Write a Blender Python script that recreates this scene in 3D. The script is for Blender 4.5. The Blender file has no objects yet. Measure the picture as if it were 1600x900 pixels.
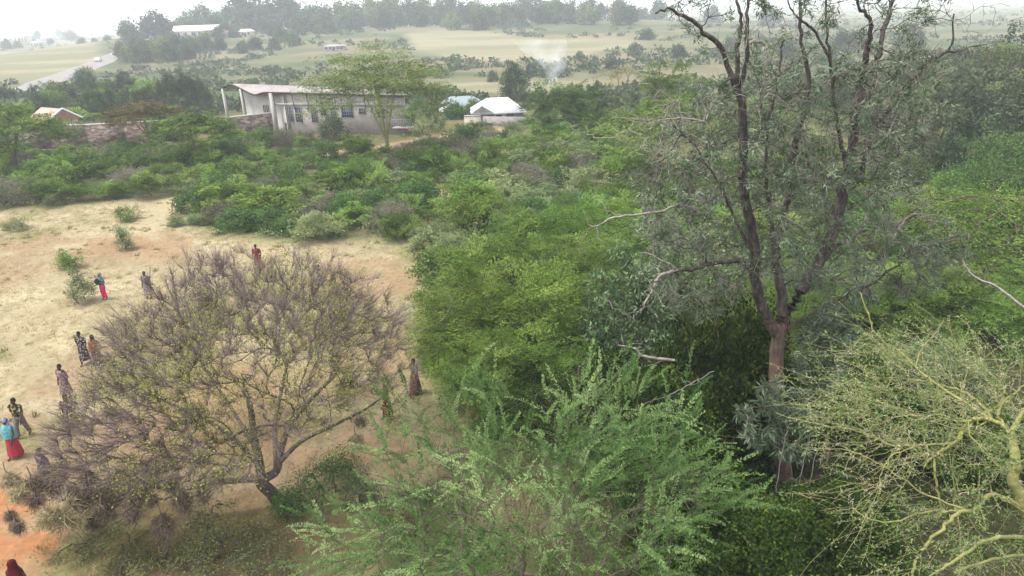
import bpy, math, random
import numpy as np
from mathutils import Matrix, Vector

sc = bpy.context.scene
C = sc.collection
PI = math.pi
rad = math.radians

# ------------------------------------------------------------------ camera
CAM_H = 14.5
PITCH = rad(21.74)
ROLL = rad(1.9)
FPX = 1081.0                       # focal length in pixels of the 1600 px wide photograph
cp, sp, cr, sr = math.cos(PITCH), math.sin(PITCH), math.cos(ROLL), math.sin(ROLL)
FWD = np.array([0, cp, -sp])
R0 = np.array([1.0, 0, 0]); U0 = np.array([0, sp, cp])
RGT = cr * R0 - sr * U0
UPV = sr * R0 + cr * U0
cam_d = bpy.data.cameras.new("camera")
cam = bpy.data.objects.new("camera", cam_d); C.objects.link(cam)
m = Matrix(((RGT[0], UPV[0], -FWD[0], 0), (RGT[1], UPV[1], -FWD[1], 0), (RGT[2], UPV[2], -FWD[2], CAM_H), (0, 0, 0, 1)))
cam.matrix_world = m
cam_d.sensor_width = 36.0
cam_d.lens = FPX / 1600 * 36.0
cam_d.clip_start = 0.1
cam_d.clip_end = 20000
sc.camera = cam

# ------------------------------------------------------------------ world, sun, exposure
SUN_EL, SUN_AZ = rad(65), rad(-100)          # azimuth from +Y towards +X
w = bpy.data.worlds.new("World"); sc.world = w; w.use_nodes = True
nt = w.node_tree; nt.nodes.clear()
sky = nt.nodes.new("ShaderNodeTexSky"); sky.sky_type = 'NISHITA'; sky.sun_disc = False
sky.sun_elevation = SUN_EL; sky.sun_rotation = SUN_AZ
sky.air_density = 1.0; sky.dust_density = 1.3; sky.ozone_density = 1.0
hs = nt.nodes.new("ShaderNodeHueSaturation"); hs.inputs['Saturation'].default_value = 0.15
bg = nt.nodes.new("ShaderNodeBackground"); bg.inputs['Strength'].default_value = 0.15
wo = nt.nodes.new("ShaderNodeOutputWorld")
nt.links.new(sky.outputs[0], hs.inputs['Color']); nt.links.new(hs.outputs[0], bg.inputs['Color']); nt.links.new(bg.outputs[0], wo.inputs['Surface'])
sl = bpy.data.lights.new("sun", 'SUN'); so = bpy.data.objects.new("sun", sl); C.objects.link(so)
sl.energy = 1.4; sl.angle = rad(10); sl.color = (1.0, 0.95, 0.87)
sdir = Vector((math.sin(SUN_AZ) * math.cos(SUN_EL), math.cos(SUN_AZ) * math.cos(SUN_EL), math.sin(SUN_EL)))
so.rotation_euler = sdir.to_track_quat('Z', 'Y').to_euler()
so.location = (-30, 20, 60)
sc.view_settings.view_transform = 'Standard'; sc.view_settings.look = 'None'
sc.view_settings.exposure = 1.6; sc.view_settings.gamma = 1.0
cy = sc.cycles
cy.max_bounces = 6; cy.diffuse_bounces = 3; cy.glossy_bounces = 1; cy.transmission_bounces = 3
cy.transparent_max_bounces = 6; cy.volume_bounces = 1; cy.use_denoising = True; cy.denoising_prefilter = 'NONE'
cy.caustics_reflective = False; cy.caustics_refractive = False
HAZE_DENSITY = 0.00062

# ------------------------------------------------------------------ picture <-> place
def sstep(a, b, x):
    t = np.clip((x - a) / (b - a), 0, 1); return t * t * (3 - 2 * t)

def hash2(ix, iy, seed):
    n = (ix.astype(np.int64) * 374761393 + iy.astype(np.int64) * 668265263 + seed * 974634777) & 0x7fffffff
    n = ((n ^ (n >> 13)) * 1274126177) & 0x7fffffff
    n = n ^ (n >> 16)
    return (n & 0xffff) / 65535.0

def vnoise(x, y, seed=0):
    x = np.asarray(x, float); y = np.asarray(y, float)
    ix, iy = np.floor(x), np.floor(y); fx, fy = x - ix, y - iy
    fx = fx * fx * (3 - 2 * fx); fy = fy * fy * (3 - 2 * fy)
    a, b = hash2(ix, iy, seed), hash2(ix + 1, iy, seed)
    c, d = hash2(ix, iy + 1, seed), hash2(ix + 1, iy + 1, seed)
    return (a * (1 - fx) + b * fx) * (1 - fy) + (c * (1 - fx) + d * fx) * fy

def fbm(x, y, seed=0, oct=4):
    s, a, t = 0, 0.5, 0
    for k in range(oct):
        s = s + a * vnoise(x * 2 ** k, y * 2 ** k, seed + k * 17); t += a; a *= 0.5
    return s / t

def terrain(x, y):
    x = np.asarray(x, float); y = np.asarray(y, float)
    z = -1.6 * sstep(95, 135, y)
    win = sstep(-330, -215, x) * (1 - sstep(60, 230, x))
    z = z + 9.5 * np.exp(-((y - 480) / 130.0) ** 2) * win
    r = np.hypot(x, y)
    z = z + (fbm(x / 14, y / 14, 5, 3) - 0.5) * 0.5 * sstep(18, 60, r) * (1 - 0.0)
    z = z + (fbm(x / 3.1, y / 3.1, 8, 2) - 0.5) * 0.10
    return z

def tz(x, y): return float(terrain(x, y))

def at(u, v, z=None):
    """where the line of sight through photo pixel (u, v) meets the ground (or height z)"""
    d = FWD * FPX + RGT * (u - 800) - UPV * (v - 450)
    h = 0.0 if z is None else z
    for _ in range(14):
        t = (h - CAM_H) / d[2]
        x, y = d[0] * t, d[1] * t
        if z is not None: break
        h = 0.5 * h + 0.5 * tz(x, y)
    return np.array([x, y, h])

def P(u, v, Y):
    """point at world depth Y seen at pixel (u, v)"""
    d = FWD * FPX + RGT * (u - 800) - UPV * (v - 450)
    t = Y / d[1]
    return np.array([d[0] * t, Y, CAM_H + d[2] * t])

def on(u, Y, z=None):
    """ground point in photo column u at depth Y"""
    h = 0.0
    for _ in range(4):
        k = Y * cp - sp * (h - CAM_H)
        X = ((u - 800) / FPX * k + sr * (sp * Y + cp * (h - CAM_H))) / cr
        if z is not None: h = z; continue
        h = tz(X, Y)
    return np.array([X, Y, h])

def px(p):
    q = np.asarray(p) - np.array([0, 0, CAM_H])
    k = q @ FWD
    return 800 + FPX * (q @ RGT) / k, 450 - FPX * (q @ UPV) / k

# ------------------------------------------------------------------ mesh helpers
class Geo:
    def __init__(s): s.V = []; s.F = {3: [], 4: []}; s.T = []; s.n = 0
    def add(s, V, F, tint=0.5):
        V = np.asarray(V, float).reshape(-1, 3); F = np.asarray(F, int)
        if len(V) == 0 or len(F) == 0: return
        s.V.append(V); s.F[F.shape[1]].append(F + s.n)
        t = np.asarray(tint, float)
        s.T.append(np.full(len(V), float(t)) if t.ndim == 0 else t)
        s.n += len(V)
    def box(s, lo, hi, tint=0.5, M=None):
        x0, y0, z0 = lo; x1, y1, z1 = hi
        V = np.array([(x0, y0, z0), (x1, y0, z0), (x1, y1, z0), (x0, y1, z0), (x0, y0, z1), (x1, y0, z1), (x1, y1, z1), (x0, y1, z1)], float)
        if M is not None: V = V @ M[0].T + M[1]
        s.add(V, [(0, 3, 2, 1), (4, 5, 6, 7), (0, 1, 5, 4), (1, 2, 6, 5), (2, 3, 7, 6), (3, 0, 4, 7)], tint)
    def mesh(s, name, mat, smooth=False):
        me = bpy.data.meshes.new(name)
        if not s.V: return me
        V = np.concatenate(s.V); T = np.concatenate(s.T)
        tr = np.concatenate(s.F[3]) if s.F[3] else np.zeros((0, 3), int)
        qd = np.concatenate(s.F[4]) if s.F[4] else np.zeros((0, 4), int)
        li = np.concatenate([tr.ravel(), qd.ravel()]).astype(np.int32)
        ls = np.concatenate([np.arange(len(tr)) * 3, len(tr) * 3 + np.arange(len(qd)) * 4]).astype(np.int32)
        me.vertices.add(len(V)); me.vertices.foreach_set("co", V.astype(np.float32).ravel())
        me.loops.add(len(li)); me.loops.foreach_set("vertex_index", li)
        me.polygons.add(len(ls)); me.polygons.foreach_set("loop_start", ls)
        a = me.attributes.new("tint", 'FLOAT', 'POINT'); a.data.foreach_set("value", T.astype(np.float32))
        me.update(calc_edges=True); me.validate()
        if smooth: me.polygons.foreach_set("use_smooth", np.ones(len(ls), bool))
        if mat: me.materials.append(mat)
        return me

def norm(a): return a / np.maximum(np.linalg.norm(a, axis=-1, keepdims=True), 1e-9)

def link(name, me, parent=None, loc=None):
    o = bpy.data.objects.new(name, me); C.objects.link(o)
    if parent is not None: o.parent = parent
    if loc is not None: o.location = loc
    return o

def tag(o, label, cat, group=None, kind=None):
    if label: o['label'] = label
    if cat: o['category'] = cat
    if group: o['group'] = group
    if kind: o['kind'] = kind
    return o

def thing(name, label, cat, loc=(0, 0, 0), rz=0.0, group=None, scale=1.0):
    o = bpy.data.objects.new(name, None); C.objects.link(o)
    o.empty_display_size = 0.3
    o.location = loc; o.rotation_euler = (0, 0, rz)
    o.scale = (scale,) * 3 if np.isscalar(scale) else scale
    return tag(o, label, cat, group)

def place(name, label, cat, parts, loc, rz=0.0, scale=1.0, group=None):
    """a thing whose parts share mesh data: parts = [(part name, mesh)]"""
    r = thing(name, label, cat, loc, rz, group, scale)
    for n, me in parts: link(n, me, r)
    return r

# leaves: flat diamonds, two triangles each
def leaves(g, pos, d, nrm, L, W, tint, wide=0.45):
    d = norm(d); s = norm(np.cross(d, nrm)); L = np.broadcast_to(np.asarray(L, float), (len(pos),))[:, None]; W = np.broadcast_to(np.asarray(W, float), (len(pos),))[:, None]
    N = len(pos)
    V = np.empty((N, 4, 3)); V[:, 0] = pos; V[:, 1] = pos + d * L * wide + s * W * .5; V[:, 2] = pos + d * L; V[:, 3] = pos + d * L * wide - s * W * .5
    g.add(V.reshape(-1, 3), np.arange(N * 4).reshape(-1, 4), np.repeat(np.broadcast_to(tint, (N,)), 4))

def blades(g, pos, d, L, W, tint, rng):
    """thin tapering triangles (twigs, straw)"""
    d = norm(d); s = norm(np.cross(d, rng.normal(size=d.shape))); N = len(pos)
    L = np.broadcast_to(np.asarray(L, float), (N,))[:, None]; W = np.broadcast_to(np.asarray(W, float), (N,))[:, None]
    V = np.empty((N, 3, 3)); V[:, 0] = pos - s * W * .5; V[:, 1] = pos + s * W * .5; V[:, 2] = pos + d * L
    g.add(V.reshape(-1, 3), np.arange(N * 3).reshape(-1, 3), np.repeat(np.broadcast_to(tint, (N,)), 3))

# a branching skeleton grown towards target points
class Skel:
    def __init__(s, cap=60000):
        s.P = np.zeros((cap, 3)); s.D = np.zeros((cap, 3)); s.par = np.full(cap, -1); s.r = np.zeros(cap); s.n = 0; s.tips = []; s.ok = np.ones(cap, bool)
    def line(s, pts, parent=-1, r=None, attach=True):
        pts = [np.asarray(p, float) for p in pts]
        idx = []
        for k, p in enumerate(pts):
            i = s.n; s.P[i] = p; s.par[i] = parent
            q = s.P[parent] if parent >= 0 else p - np.array([0, 0, .1])
            s.D[i] = norm(p - q); s.ok[i] = attach
            if r is not None: s.r[i] = r[k] if not np.isscalar(r) else r
            s.n += 1; parent = i; idx.append(i)
        return idx
    def curve(s, pts, parent=-1, r0=0, r1=0, sub=4, wob=0.0, rng=None):
        """smooth curve through pts"""
        pts = np.asarray(pts, float)
        if parent >= 0: pts = np.vstack([s.P[parent], pts])
        ext = np.vstack([2 * pts[0] - pts[1], pts, 2 * pts[-1] - pts[-2]])
        out = []
        for k in range(1, len(ext) - 2):
            a, b, c, d = ext[k - 1:k + 3]
            for t in np.linspace(0, 1, sub, endpoint=False):
                out.append(.5 * ((2 * b) + (-a + c) * t + (2 * a - 5 * b + 4 * c - d) * t * t + (-a + 3 * b - 3 * c + d) * t ** 3))
        out.append(pts[-1]); out = np.array(out)
        if wob and rng is not None: out[1:] += rng.normal(size=out[1:].shape) * wob
        if parent >= 0: out = out[1:]
        rr = np.linspace(r0, r1, len(out)) if r0 else None
        return s.line(out, parent, rr)
    def grow(s, targets, step, wig, rng, align=.55, bend=.45, up=0.0, maxlen=None):
        for t in targets:
            n = s.n
            if n > len(s.P) - 60: break
            v = t - s.P[:n]; dist = np.sqrt((v * v).sum(1)) + 1e-6
            cs = (v * s.D[:n]).sum(1) / dist
            cost = dist * (1 + align - align * cs) + np.where(s.ok[:n], 0, 1e6)
            k = int(np.argmin(cost)); L = dist[k]
            if maxlen and L > maxlen: continue
            m_ = max(2, int(math.ceil(L / step)))
            ctrl = s.P[k] + s.D[k] * L * bend * .8 + np.array([0, 0, up * L])
            tt = (np.arange(1, m_ + 1) / m_)[:, None]
            pts = (1 - tt) ** 2 * s.P[k] + 2 * tt * (1 - tt) * ctrl + tt * tt * t
            pts = pts + rng.normal(size=pts.shape) * wig * step * (1 if m_ > 1 else 0)
            idx = s.line(pts, k); s.tips.append(idx[-1])
    def radii(s, rtip, e, rmax=10):
        n = s.n; cnt = np.zeros(n)
        has = np.zeros(n, bool); par = s.par[:n]; has[par[par >= 0]] = True
        cnt[~has] = 1
        for i in range(n - 1, 0, -1):
            if par[i] >= 0: cnt[par[i]] += cnt[i]
        r = np.minimum(rtip * np.maximum(cnt, 1) ** e, rmax)
        s.cnt = cnt
        s.r[:n] = np.where(s.r[:n] > 0, s.r[:n], r)
        for i in range(1, n):                       # a child is never thicker than its parent
            if par[i] >= 0: s.r[i] = min(s.r[i], s.r[par[i]])
    def tubes(s, g, thin=.012, rng=None, tint=None, rmin=0, rmax=99):
        n = s.n; par = s.par[:n]; e = np.where(par >= 0)[0]
        main = {}
        order = e[np.argsort(-s.r[e], kind='stable')]
        for i in order: main.setdefault(par[i], i)
        T = s.D[:n].copy()
        for p_, c in main.items(): T[p_] = norm(s.D[p_] + s.D[c])
        ismain = np.array([main[par[i]] == i for i in e])
        A, B = s.P[par[e]], s.P[e]
        tA = np.where(ismain[:, None], T[par[e]], s.D[e]); tB = T[e]
        rA = np.where(ismain, s.r[par[e]], s.r[e]); rB = s.r[e]
        big = np.maximum(rA, rB)
        keep = (big >= rmin) & (big < rmax)
        ref = np.array([.31, .2, .93])
        for lo, hi, k in ((0, thin, 3), (thin, thin * 4, 4), (thin * 4, 99, 9)):
            q = np.where((big >= lo) & (big < hi) & keep)[0]
            if not len(q): continue
            ang = np.arange(k) * 2 * PI / k
            rings = []
            for X, t, r in ((A[q], tA[q], rA[q]), (B[q], tB[q], rB[q])):
                f = np.cross(t, ref); bad = np.linalg.norm(f, axis=1) < .15
                f[bad] = np.cross(t[bad], np.array([1., 0, 0])); f = norm(f); h = np.cross(t, f)
                rings.append(X[:, None] + (f[:, None] * np.cos(ang)[None, :, None] + h[:, None] * np.sin(ang)[None, :, None]) * r[:, None, None])
            V = np.concatenate(rings, 1)
            j = np.arange(k); F1 = np.stack([j, (j + 1) % k, k + (j + 1) % k, k + j], 1)
            F = (np.arange(len(q))[:, None, None] * 2 * k + F1[None]).reshape(-1, 4)
            tt = .5 if tint is None else np.repeat(tint[e[q]], 2 * k)
            g.add(V.reshape(-1, 3), F, tt)

def tube(g, pts, r, k=6, tint=.5, cap=True):
    pts = np.asarray(pts, float); n = len(pts); r = np.broadcast_to(np.asarray(r, float), (n,))
    t = norm(np.gradient(pts, axis=0)); ref = np.array([.31, .2, .93])
    f = np.cross(t, ref); bad = np.linalg.norm(f, axis=1) < .15
    f[bad] = np.cross(t[bad], np.array([1., 0, 0])); f = norm(f); h = np.cross(t, f)
    ang = np.arange(k) * 2 * PI / k
    V = pts[:, None] + (f[:, None] * np.cos(ang)[None, :, None] + h[:, None] * np.sin(ang)[None, :, None]) * r[:, None, None]
    j = np.arange(k); F = [np.stack([j, (j + 1) % k, k + (j + 1) % k, k + j], 1) + i * k for i in range(n - 1)]
    base = g.n
    g.add(V.reshape(-1, 3), np.concatenate(F), tint)
    if cap:
        for ring, c in ((0, pts[0]), (n - 1, pts[-1])):
            vv = np.vstack([V[ring], c]); g.add(vv, np.stack([j, (j + 1) % k, np.full(k, k)], 1), tint)

# ------------------------------------------------------------------ materials
def newmat(name):
    m_ = bpy.data.materials.new(name); m_.use_nodes = True; nt_ = m_.node_tree; nt_.nodes.clear()
    out = nt_.nodes.new("ShaderNodeOutputMaterial")
    return m_, nt_, out

def ramp(nt_, stops):
    r = nt_.nodes.new("ShaderNodeValToRGB"); el = r.color_ramp.elements
    while len(el) < len(stops): el.new(.5)
    for e_, (p, c) in zip(el, stops): e_.position = p; e_.color = (*c, 1)
    return r

def foliage_mat(name, dark, mid, light, trans=.3, vary=.25, huevar=.018):
    m_, t, out = newmat(name)
    a = t.nodes.new("ShaderNodeAttribute"); a.attribute_name = "tint"
    r = ramp(t, [(0, dark), (.5, mid), (1, light)])
    oi = t.nodes.new("ShaderNodeObjectInfo")
    h = t.nodes.new("ShaderNodeHueSaturation")
    mr = t.nodes.new("ShaderNodeMapRange"); mr.inputs[3].default_value = 1 - vary; mr.inputs[4].default_value = 1 + vary
    m2 = t.nodes.new("ShaderNodeMath"); m2.operation = 'MULTIPLY'; m2.inputs[1].default_value = 7.31
    m3 = t.nodes.new("ShaderNodeMath"); m3.operation = 'FRACT'
    mh = t.nodes.new("ShaderNodeMapRange"); mh.inputs[3].default_value = .5 - huevar; mh.inputs[4].default_value = .5 + huevar
    t.links.new(a.outputs['Fac'], r.inputs[0]); t.links.new(r.outputs[0], h.inputs['Color'])
    t.links.new(oi.outputs['Random'], mr.inputs[0]); t.links.new(mr.outputs[0], h.inputs['Value'])
    t.links.new(oi.outputs['Random'], m2.inputs[0]); t.links.new(m2.outputs[0], m3.inputs[0]); t.links.new(m3.outputs[0], mh.inputs[0]); t.links.new(mh.outputs[0], h.inputs['Hue'])
    trans *= .7; d = t.nodes.new("ShaderNodeBsdfDiffuse"); tr = t.nodes.new("ShaderNodeBsdfTranslucent")
    mx = t.nodes.new("ShaderNodeMixShader"); mx.inputs[0].default_value = trans
    t.links.new(h.outputs[0], d.inputs['Color']); t.links.new(h.outputs[0], tr.inputs['Color'])
    t.links.new(d.outputs[0], mx.inputs[1]); t.links.new(tr.outputs[0], mx.inputs[2]); t.links.new(mx.outputs[0], out.inputs['Surface'])
    return m_

def noise_mat(name, stops, scale=5, rough=.85, detail=6, stretch=(1, 1, 1), bump=0.0, spec=.25, tintmix=0.0):
    m_, t, out = newmat(name)
    co = t.nodes.new("ShaderNodeTexCoord"); mp = t.nodes.new("ShaderNodeMapping"); mp.inputs['Scale'].default_value = stretch
    n = t.nodes.new("ShaderNodeTexNoise"); n.inputs['Scale'].default_value = scale; n.inputs['Detail'].default_value = detail; n.inputs['Roughness'].default_value = .65
    r = ramp(t, stops)
    b = t.nodes.new("ShaderNodeBsdfPrincipled"); b.inputs['Roughness'].default_value = rough; b.inputs['Specular IOR Level'].default_value = spec
    t.links.new(co.outputs['Object'], mp.inputs[0]); t.links.new(mp.outputs[0], n.inputs['Vector'])
    if tintmix:
        a = t.nodes.new("ShaderNodeAttribute"); a.attribute_name = "tint"
        mm = t.nodes.new("ShaderNodeMix"); mm.inputs[0].default_value = tintmix
        t.links.new(n.outputs['Fac'], mm.inputs[2]); t.links.new(a.outputs['Fac'], mm.inputs[3]); t.links.new(mm.outputs[0], r.inputs[0])
    else: t.links.new(n.outputs['Fac'], r.inputs[0])
    t.links.new(r.outputs[0], b.inputs['Base Color'])
    if bump:
        bp = t.nodes.new("ShaderNodeBump"); bp.inputs['Strength'].default_value = bump; bp.inputs['Distance'].default_value = .05
        t.links.new(n.outputs['Fac'], bp.inputs['Height']); t.links.new(bp.outputs[0], b.inputs['Normal'])
    t.links.new(b.outputs[0], out.inputs['Surface'])
    return m_

def two(c, k=.7): return [(.3, tuple(x * k for x in c)), (.7, c)]

M = {}
M['thorn'] = foliage_mat("thorn foliage", (.05, .092, .02), (.115, .195, .036), (.205, .295, .07), .35, .25, .012)
M['thorn_dusty'] = foliage_mat("dusty thorn foliage", (0.106, 0.131, 0.062), (0.175, 0.225, 0.094), (0.263, 0.312, 0.138), .35)
M['broad'] = foliage_mat("broad leaf foliage", (0.039, 0.072, 0.023), (0.078, 0.143, 0.039), (0.130, 0.234, 0.065), .25)
M['creeper'] = foliage_mat("dark creeper foliage", (.014, .032, .007), (.036, .066, .012), (.085, .125, .022), .3, .2, .006)  # dark green leaf, darkened further to stand in for shade between the bushes
M['silver'] = foliage_mat("silver green foliage", (.05, .09, .035), (.105, .165, .07), (.23, .295, .16), .2, .2, .01)
M['drygrey'] = foliage_mat("dry grey twigs", (0.108, 0.102, 0.078), (0.180, 0.174, 0.120), (0.252, 0.252, 0.168), .15)
M['umbrella'] = foliage_mat("umbrella acacia foliage", (.065, .092, .028), (.115, .155, .045), (.19, .235, .08), .35)
M['olive'] = foliage_mat("olive brown foliage", (0.100, 0.095, 0.035), (0.160, 0.150, 0.055), (0.220, 0.200, 0.080), .3)
M['dark'] = foliage_mat("dark tree foliage", (0.028, 0.045, 0.028), (0.055, 0.080, 0.040), (0.090, 0.125, 0.055), .25)
M['greywood'] = foliage_mat("grey green tree foliage", (0.053, 0.067, 0.043), (0.096, 0.120, 0.067), (0.154, 0.182, 0.096), .3)
M['fore'] = foliage_mat("feathery foreground foliage", (.05, .10, .03), (.118, .195, .062), (.255, .335, .14), .4, 0, 0)
M['silky'] = foliage_mat("silky oak leaves", (.06, .092, .052), (.12, .168, .098), (.25, .295, .20), .2, 0, 0)
M['fever_leaf'] = foliage_mat("fever tree leaflets", (0.080, 0.130, 0.040), (0.150, 0.210, 0.070), (0.240, 0.300, 0.110), .4, 0, 0)
M['bare_leaf'] = foliage_mat("sparse yellow green leaflets", (.16, .19, .035), (.27, .31, .06), (.40, .43, .12), .4, 0, 0)
M['straw'] = foliage_mat("dry straw", (.30, .24, .13), (.42, .35, .20), (.55, .48, .30), .3, .1, .01)
M['nest'] = foliage_mat("old woven nest grass", (.10, .075, .055), (.17, .13, .10), (.27, .21, .155), .2, .2, .01)
M['nest_straw'] = foliage_mat("fresh nest straw", (.22, .18, .10), (.34, .29, .17), (.46, .40, .25), .2, .1, .01)
M['weed'] = foliage_mat("green weeds", (.09, .11, .04), (.165, .20, .07), (.27, .31, .12), .35, .15)
M['far_scrub'] = foliage_mat("far scrub foliage", (.045, .065, .034), (.085, .115, .055), (.145, .175, .085), .3)
M['twig'] = noise_mat("mauve brown twigs", [(.25, (.095, .066, .06)), (.5, (.185, .136, .127)), (.8, (.315, .248, .232))], 1.5, .9)
M['bark_limb'] = noise_mat("dark brown bark", [(.3, (.055, .042, .036)), (.55, (.115, .09, .077)), (.8, (.20, .165, .14))], 6, .95, bump=.5)
M['bark_dark'] = noise_mat("dark fissured bark", [(.3, (.025, .021, .019)), (.52, (.075, .062, .055)), (.75, (.19, .165, .15))], 9, .95, stretch=(1, 1, .25), bump=.6)
M['bark_brown'] = noise_mat("red brown bark", [(.3, (.10, .06, .042)), (.55, (.20, .125, .09)), (.8, (.32, .23, .17))], 8, .95, stretch=(1, 1, .2), bump=.6)
M['bark_dead'] = noise_mat("weathered grey dead wood", [(.3, (.14, .12, .105)), (.6, (.30, .27, .24)), (.85, (.52, .49, .45))], 7, .9, bump=.4)
M['twig_grey'] = noise_mat("grey brown twigs", [(.3, (.11, .09, .08)), (.6, (.21, .175, .16)), (.85, (.36, .31, .29))], 2, .9)
M['bark_fever'] = noise_mat("yellow green powdery bark", [(.3, (.15, .155, .05)), (.55, (.24, .235, .085)), (.8, (.34, .32, .145))], 5, .9, bump=.3)
M['thornspike'] = noise_mat("pale thorns", [(.3, (.38, .33, .26)), (.7, (.60, .55, .46))], 4, .8)
M['stem'] = noise_mat("shrub stems", [(.3, (.06, .045, .035)), (.7, (.15, .12, .095))], 6, .95)
M['concrete'] = noise_mat("pinkish grey plaster", [(.25, (.24, .205, .19)), (.5, (.36, .315, .295)), (.75, (.44, .395, .375))], .8, .9, bump=.15)
M['concrete2'] = noise_mat("bare cement", [(.25, (.30, .28, .26)), (.75, (.42, .40, .37))], 2.0, .9)
M['sheet'] = noise_mat("pale roofing sheet", [(.25, (.20, .175, .17)), (.5, (.30, .265, .26)), (.75, (.37, .335, .33))], .9, .6, stretch=(1, 1, 1))
M['sheet_white'] = noise_mat("white roofing sheet", [(.25, (.36, .36, .38)), (.5, (.50, .50, .515)), (.75, (.60, .60, .61))], 1.1, .5)
M['sheet_blue'] = noise_mat("blue grey roofing sheet", two((.22, .265, .285), .85), .6, .5)
M['sheet_red'] = noise_mat("faded red roofing", [(.25, (.38, .20, .16)), (.7, (.50, .29, .24))], 1.2, .6)
M['sheet_pink'] = noise_mat("pinkish roofing sheet", [(.25, (.58, .48, .46)), (.7, (.72, .64, .62))], .8, .55)
M['wall_grey'] = noise_mat("grey stained render", [(.3, (.20, .18, .17)), (.7, (.32, .30, .285))], 1.2, .9)
M['white'] = noise_mat("white paint", two((.78, .78, .76), .88), 3, .6)
M['cream'] = noise_mat("cream wall", two((.55, .48, .40), .85), 2, .85)
M['glass'] = noise_mat("dark blue glazing", [(.3, (.02, .03, .07)), (.7, (.06, .085, .15))], 1.5, .15, spec=.5)
M['grille'] = noise_mat("grey window grille", two((.24, .24, .26), .8), 4, .5)
M['void'] = noise_mat("dark doorway timber", two((.05, .04, .035), .7), 4, .8)
M['metal'] = noise_mat("galvanised steel", two((.42, .43, .44), .85), 4, .5)
M['wire'] = noise_mat("grey cable", two((.14, .14, .135), .85), 4, .5)
M['rubber'] = noise_mat("tyre rubber", two((.03, .03, .03), .8), 4, .8)
M['skin'] = noise_mat("dark brown skin", two((.075, .042, .028), .85), 8, .55)
M['hair'] = noise_mat("black hair", two((.012, .010, .009), .8), 20, .8)

def stone_mat():
    m_, t, out = newmat("rough purple brown stone masonry")
    co = t.nodes.new("ShaderNodeTexCoord")
    v = t.nodes.new("ShaderNodeTexVoronoi"); v.inputs['Scale'].default_value = 2.1
    mp = t.nodes.new("ShaderNodeMapping"); mp.inputs['Scale'].default_value = (1, 1, 2.2)
    r = ramp(t, [(0, (.04, .03, .025)), (.4, (.11, .08, .068)), (.7, (.205, .15, .125)), (1, (.34, .275, .24))])
    sep = t.nodes.new("ShaderNodeSeparateColor"); n = t.nodes.new("ShaderNodeTexNoise"); n.inputs['Scale'].default_value = .5; n.inputs['Detail'].default_value = 5
    mm = t.nodes.new("ShaderNodeMix"); mm.inputs[0].default_value = .25
    b = t.nodes.new("ShaderNodeBsdfPrincipled"); b.inputs['Roughness'].default_value = .95
    v2 = t.nodes.new("ShaderNodeTexVoronoi"); v2.feature = 'DISTANCE_TO_EDGE'; v2.inputs['Scale'].default_value = 2.1
    bp = t.nodes.new("ShaderNodeBump"); bp.inputs['Strength'].default_value = .8; bp.inputs['Distance'].default_value = .08
    t.links.new(co.outputs['Object'], mp.inputs[0])
    for k in (v, v2): t.links.new(mp.outputs[0], k.inputs['Vector'])
    t.links.new(co.outputs['Object'], n.inputs['Vector'])
    t.links.new(v.outputs['Color'], sep.inputs[0]); t.links.new(sep.outputs[0], mm.inputs[2]); t.links.new(n.outputs['Fac'], mm.inputs[3])
    t.links.new(mm.outputs[0], r.inputs[0]); t.links.new(r.outputs[0], b.inputs['Base Color'])
    t.links.new(v2.outputs['Distance'], bp.inputs['Height']); t.links.new(bp.outputs[0], b.inputs['Normal'])
    t.links.new(b.outputs[0], out.inputs['Surface'])
    return m_
M['stone'] = stone_mat()

def silky_bark():
    m_ = M['bark_dark'].copy(); m_.name = 'dark bark turning red brown low down'; t = m_.node_tree
    b = next(n for n in t.nodes if n.type == 'BSDF_PRINCIPLED'); src = b.inputs['Base Color'].links[0].from_socket; n0 = next(n for n in t.nodes if n.type == 'TEX_NOISE')
    r2 = ramp(t, [(.3, (.085, .052, .038)), (.55, (.18, .115, .085)), (.8, (.30, .215, .165))]); t.links.new(n0.outputs['Fac'], r2.inputs[0])
    co = t.nodes.new("ShaderNodeTexCoord"); sp_ = t.nodes.new("ShaderNodeSeparateXYZ"); n = t.nodes.new("ShaderNodeTexNoise"); n.inputs['Scale'].default_value = 1.1; n.inputs['Detail'].default_value = 4
    ad = t.nodes.new("ShaderNodeMath"); ad.operation = 'MULTIPLY_ADD'; ad.inputs[1].default_value = 4.5
    mr = t.nodes.new("ShaderNodeMapRange"); mr.inputs[1].default_value = 6.9; mr.inputs[2].default_value = 9.3; mx = t.nodes.new("ShaderNodeMix"); mx.data_type = 'RGBA'
    t.links.new(co.outputs['Object'], sp_.inputs[0]); t.links.new(co.outputs['Object'], n.inputs['Vector']); t.links.new(n.outputs['Fac'], ad.inputs[0]); t.links.new(sp_.outputs['Z'], ad.inputs[2]); t.links.new(ad.outputs[0], mr.inputs[0])
    t.links.new(mr.outputs[0], mx.inputs[0]); t.links.new(r2.outputs[0], mx.inputs[6]); t.links.new(src, mx.inputs[7]); t.links.new(mx.outputs[2], b.inputs['Base Color'])
    return m_
M['bark_silky'] = silky_bark()

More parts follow.
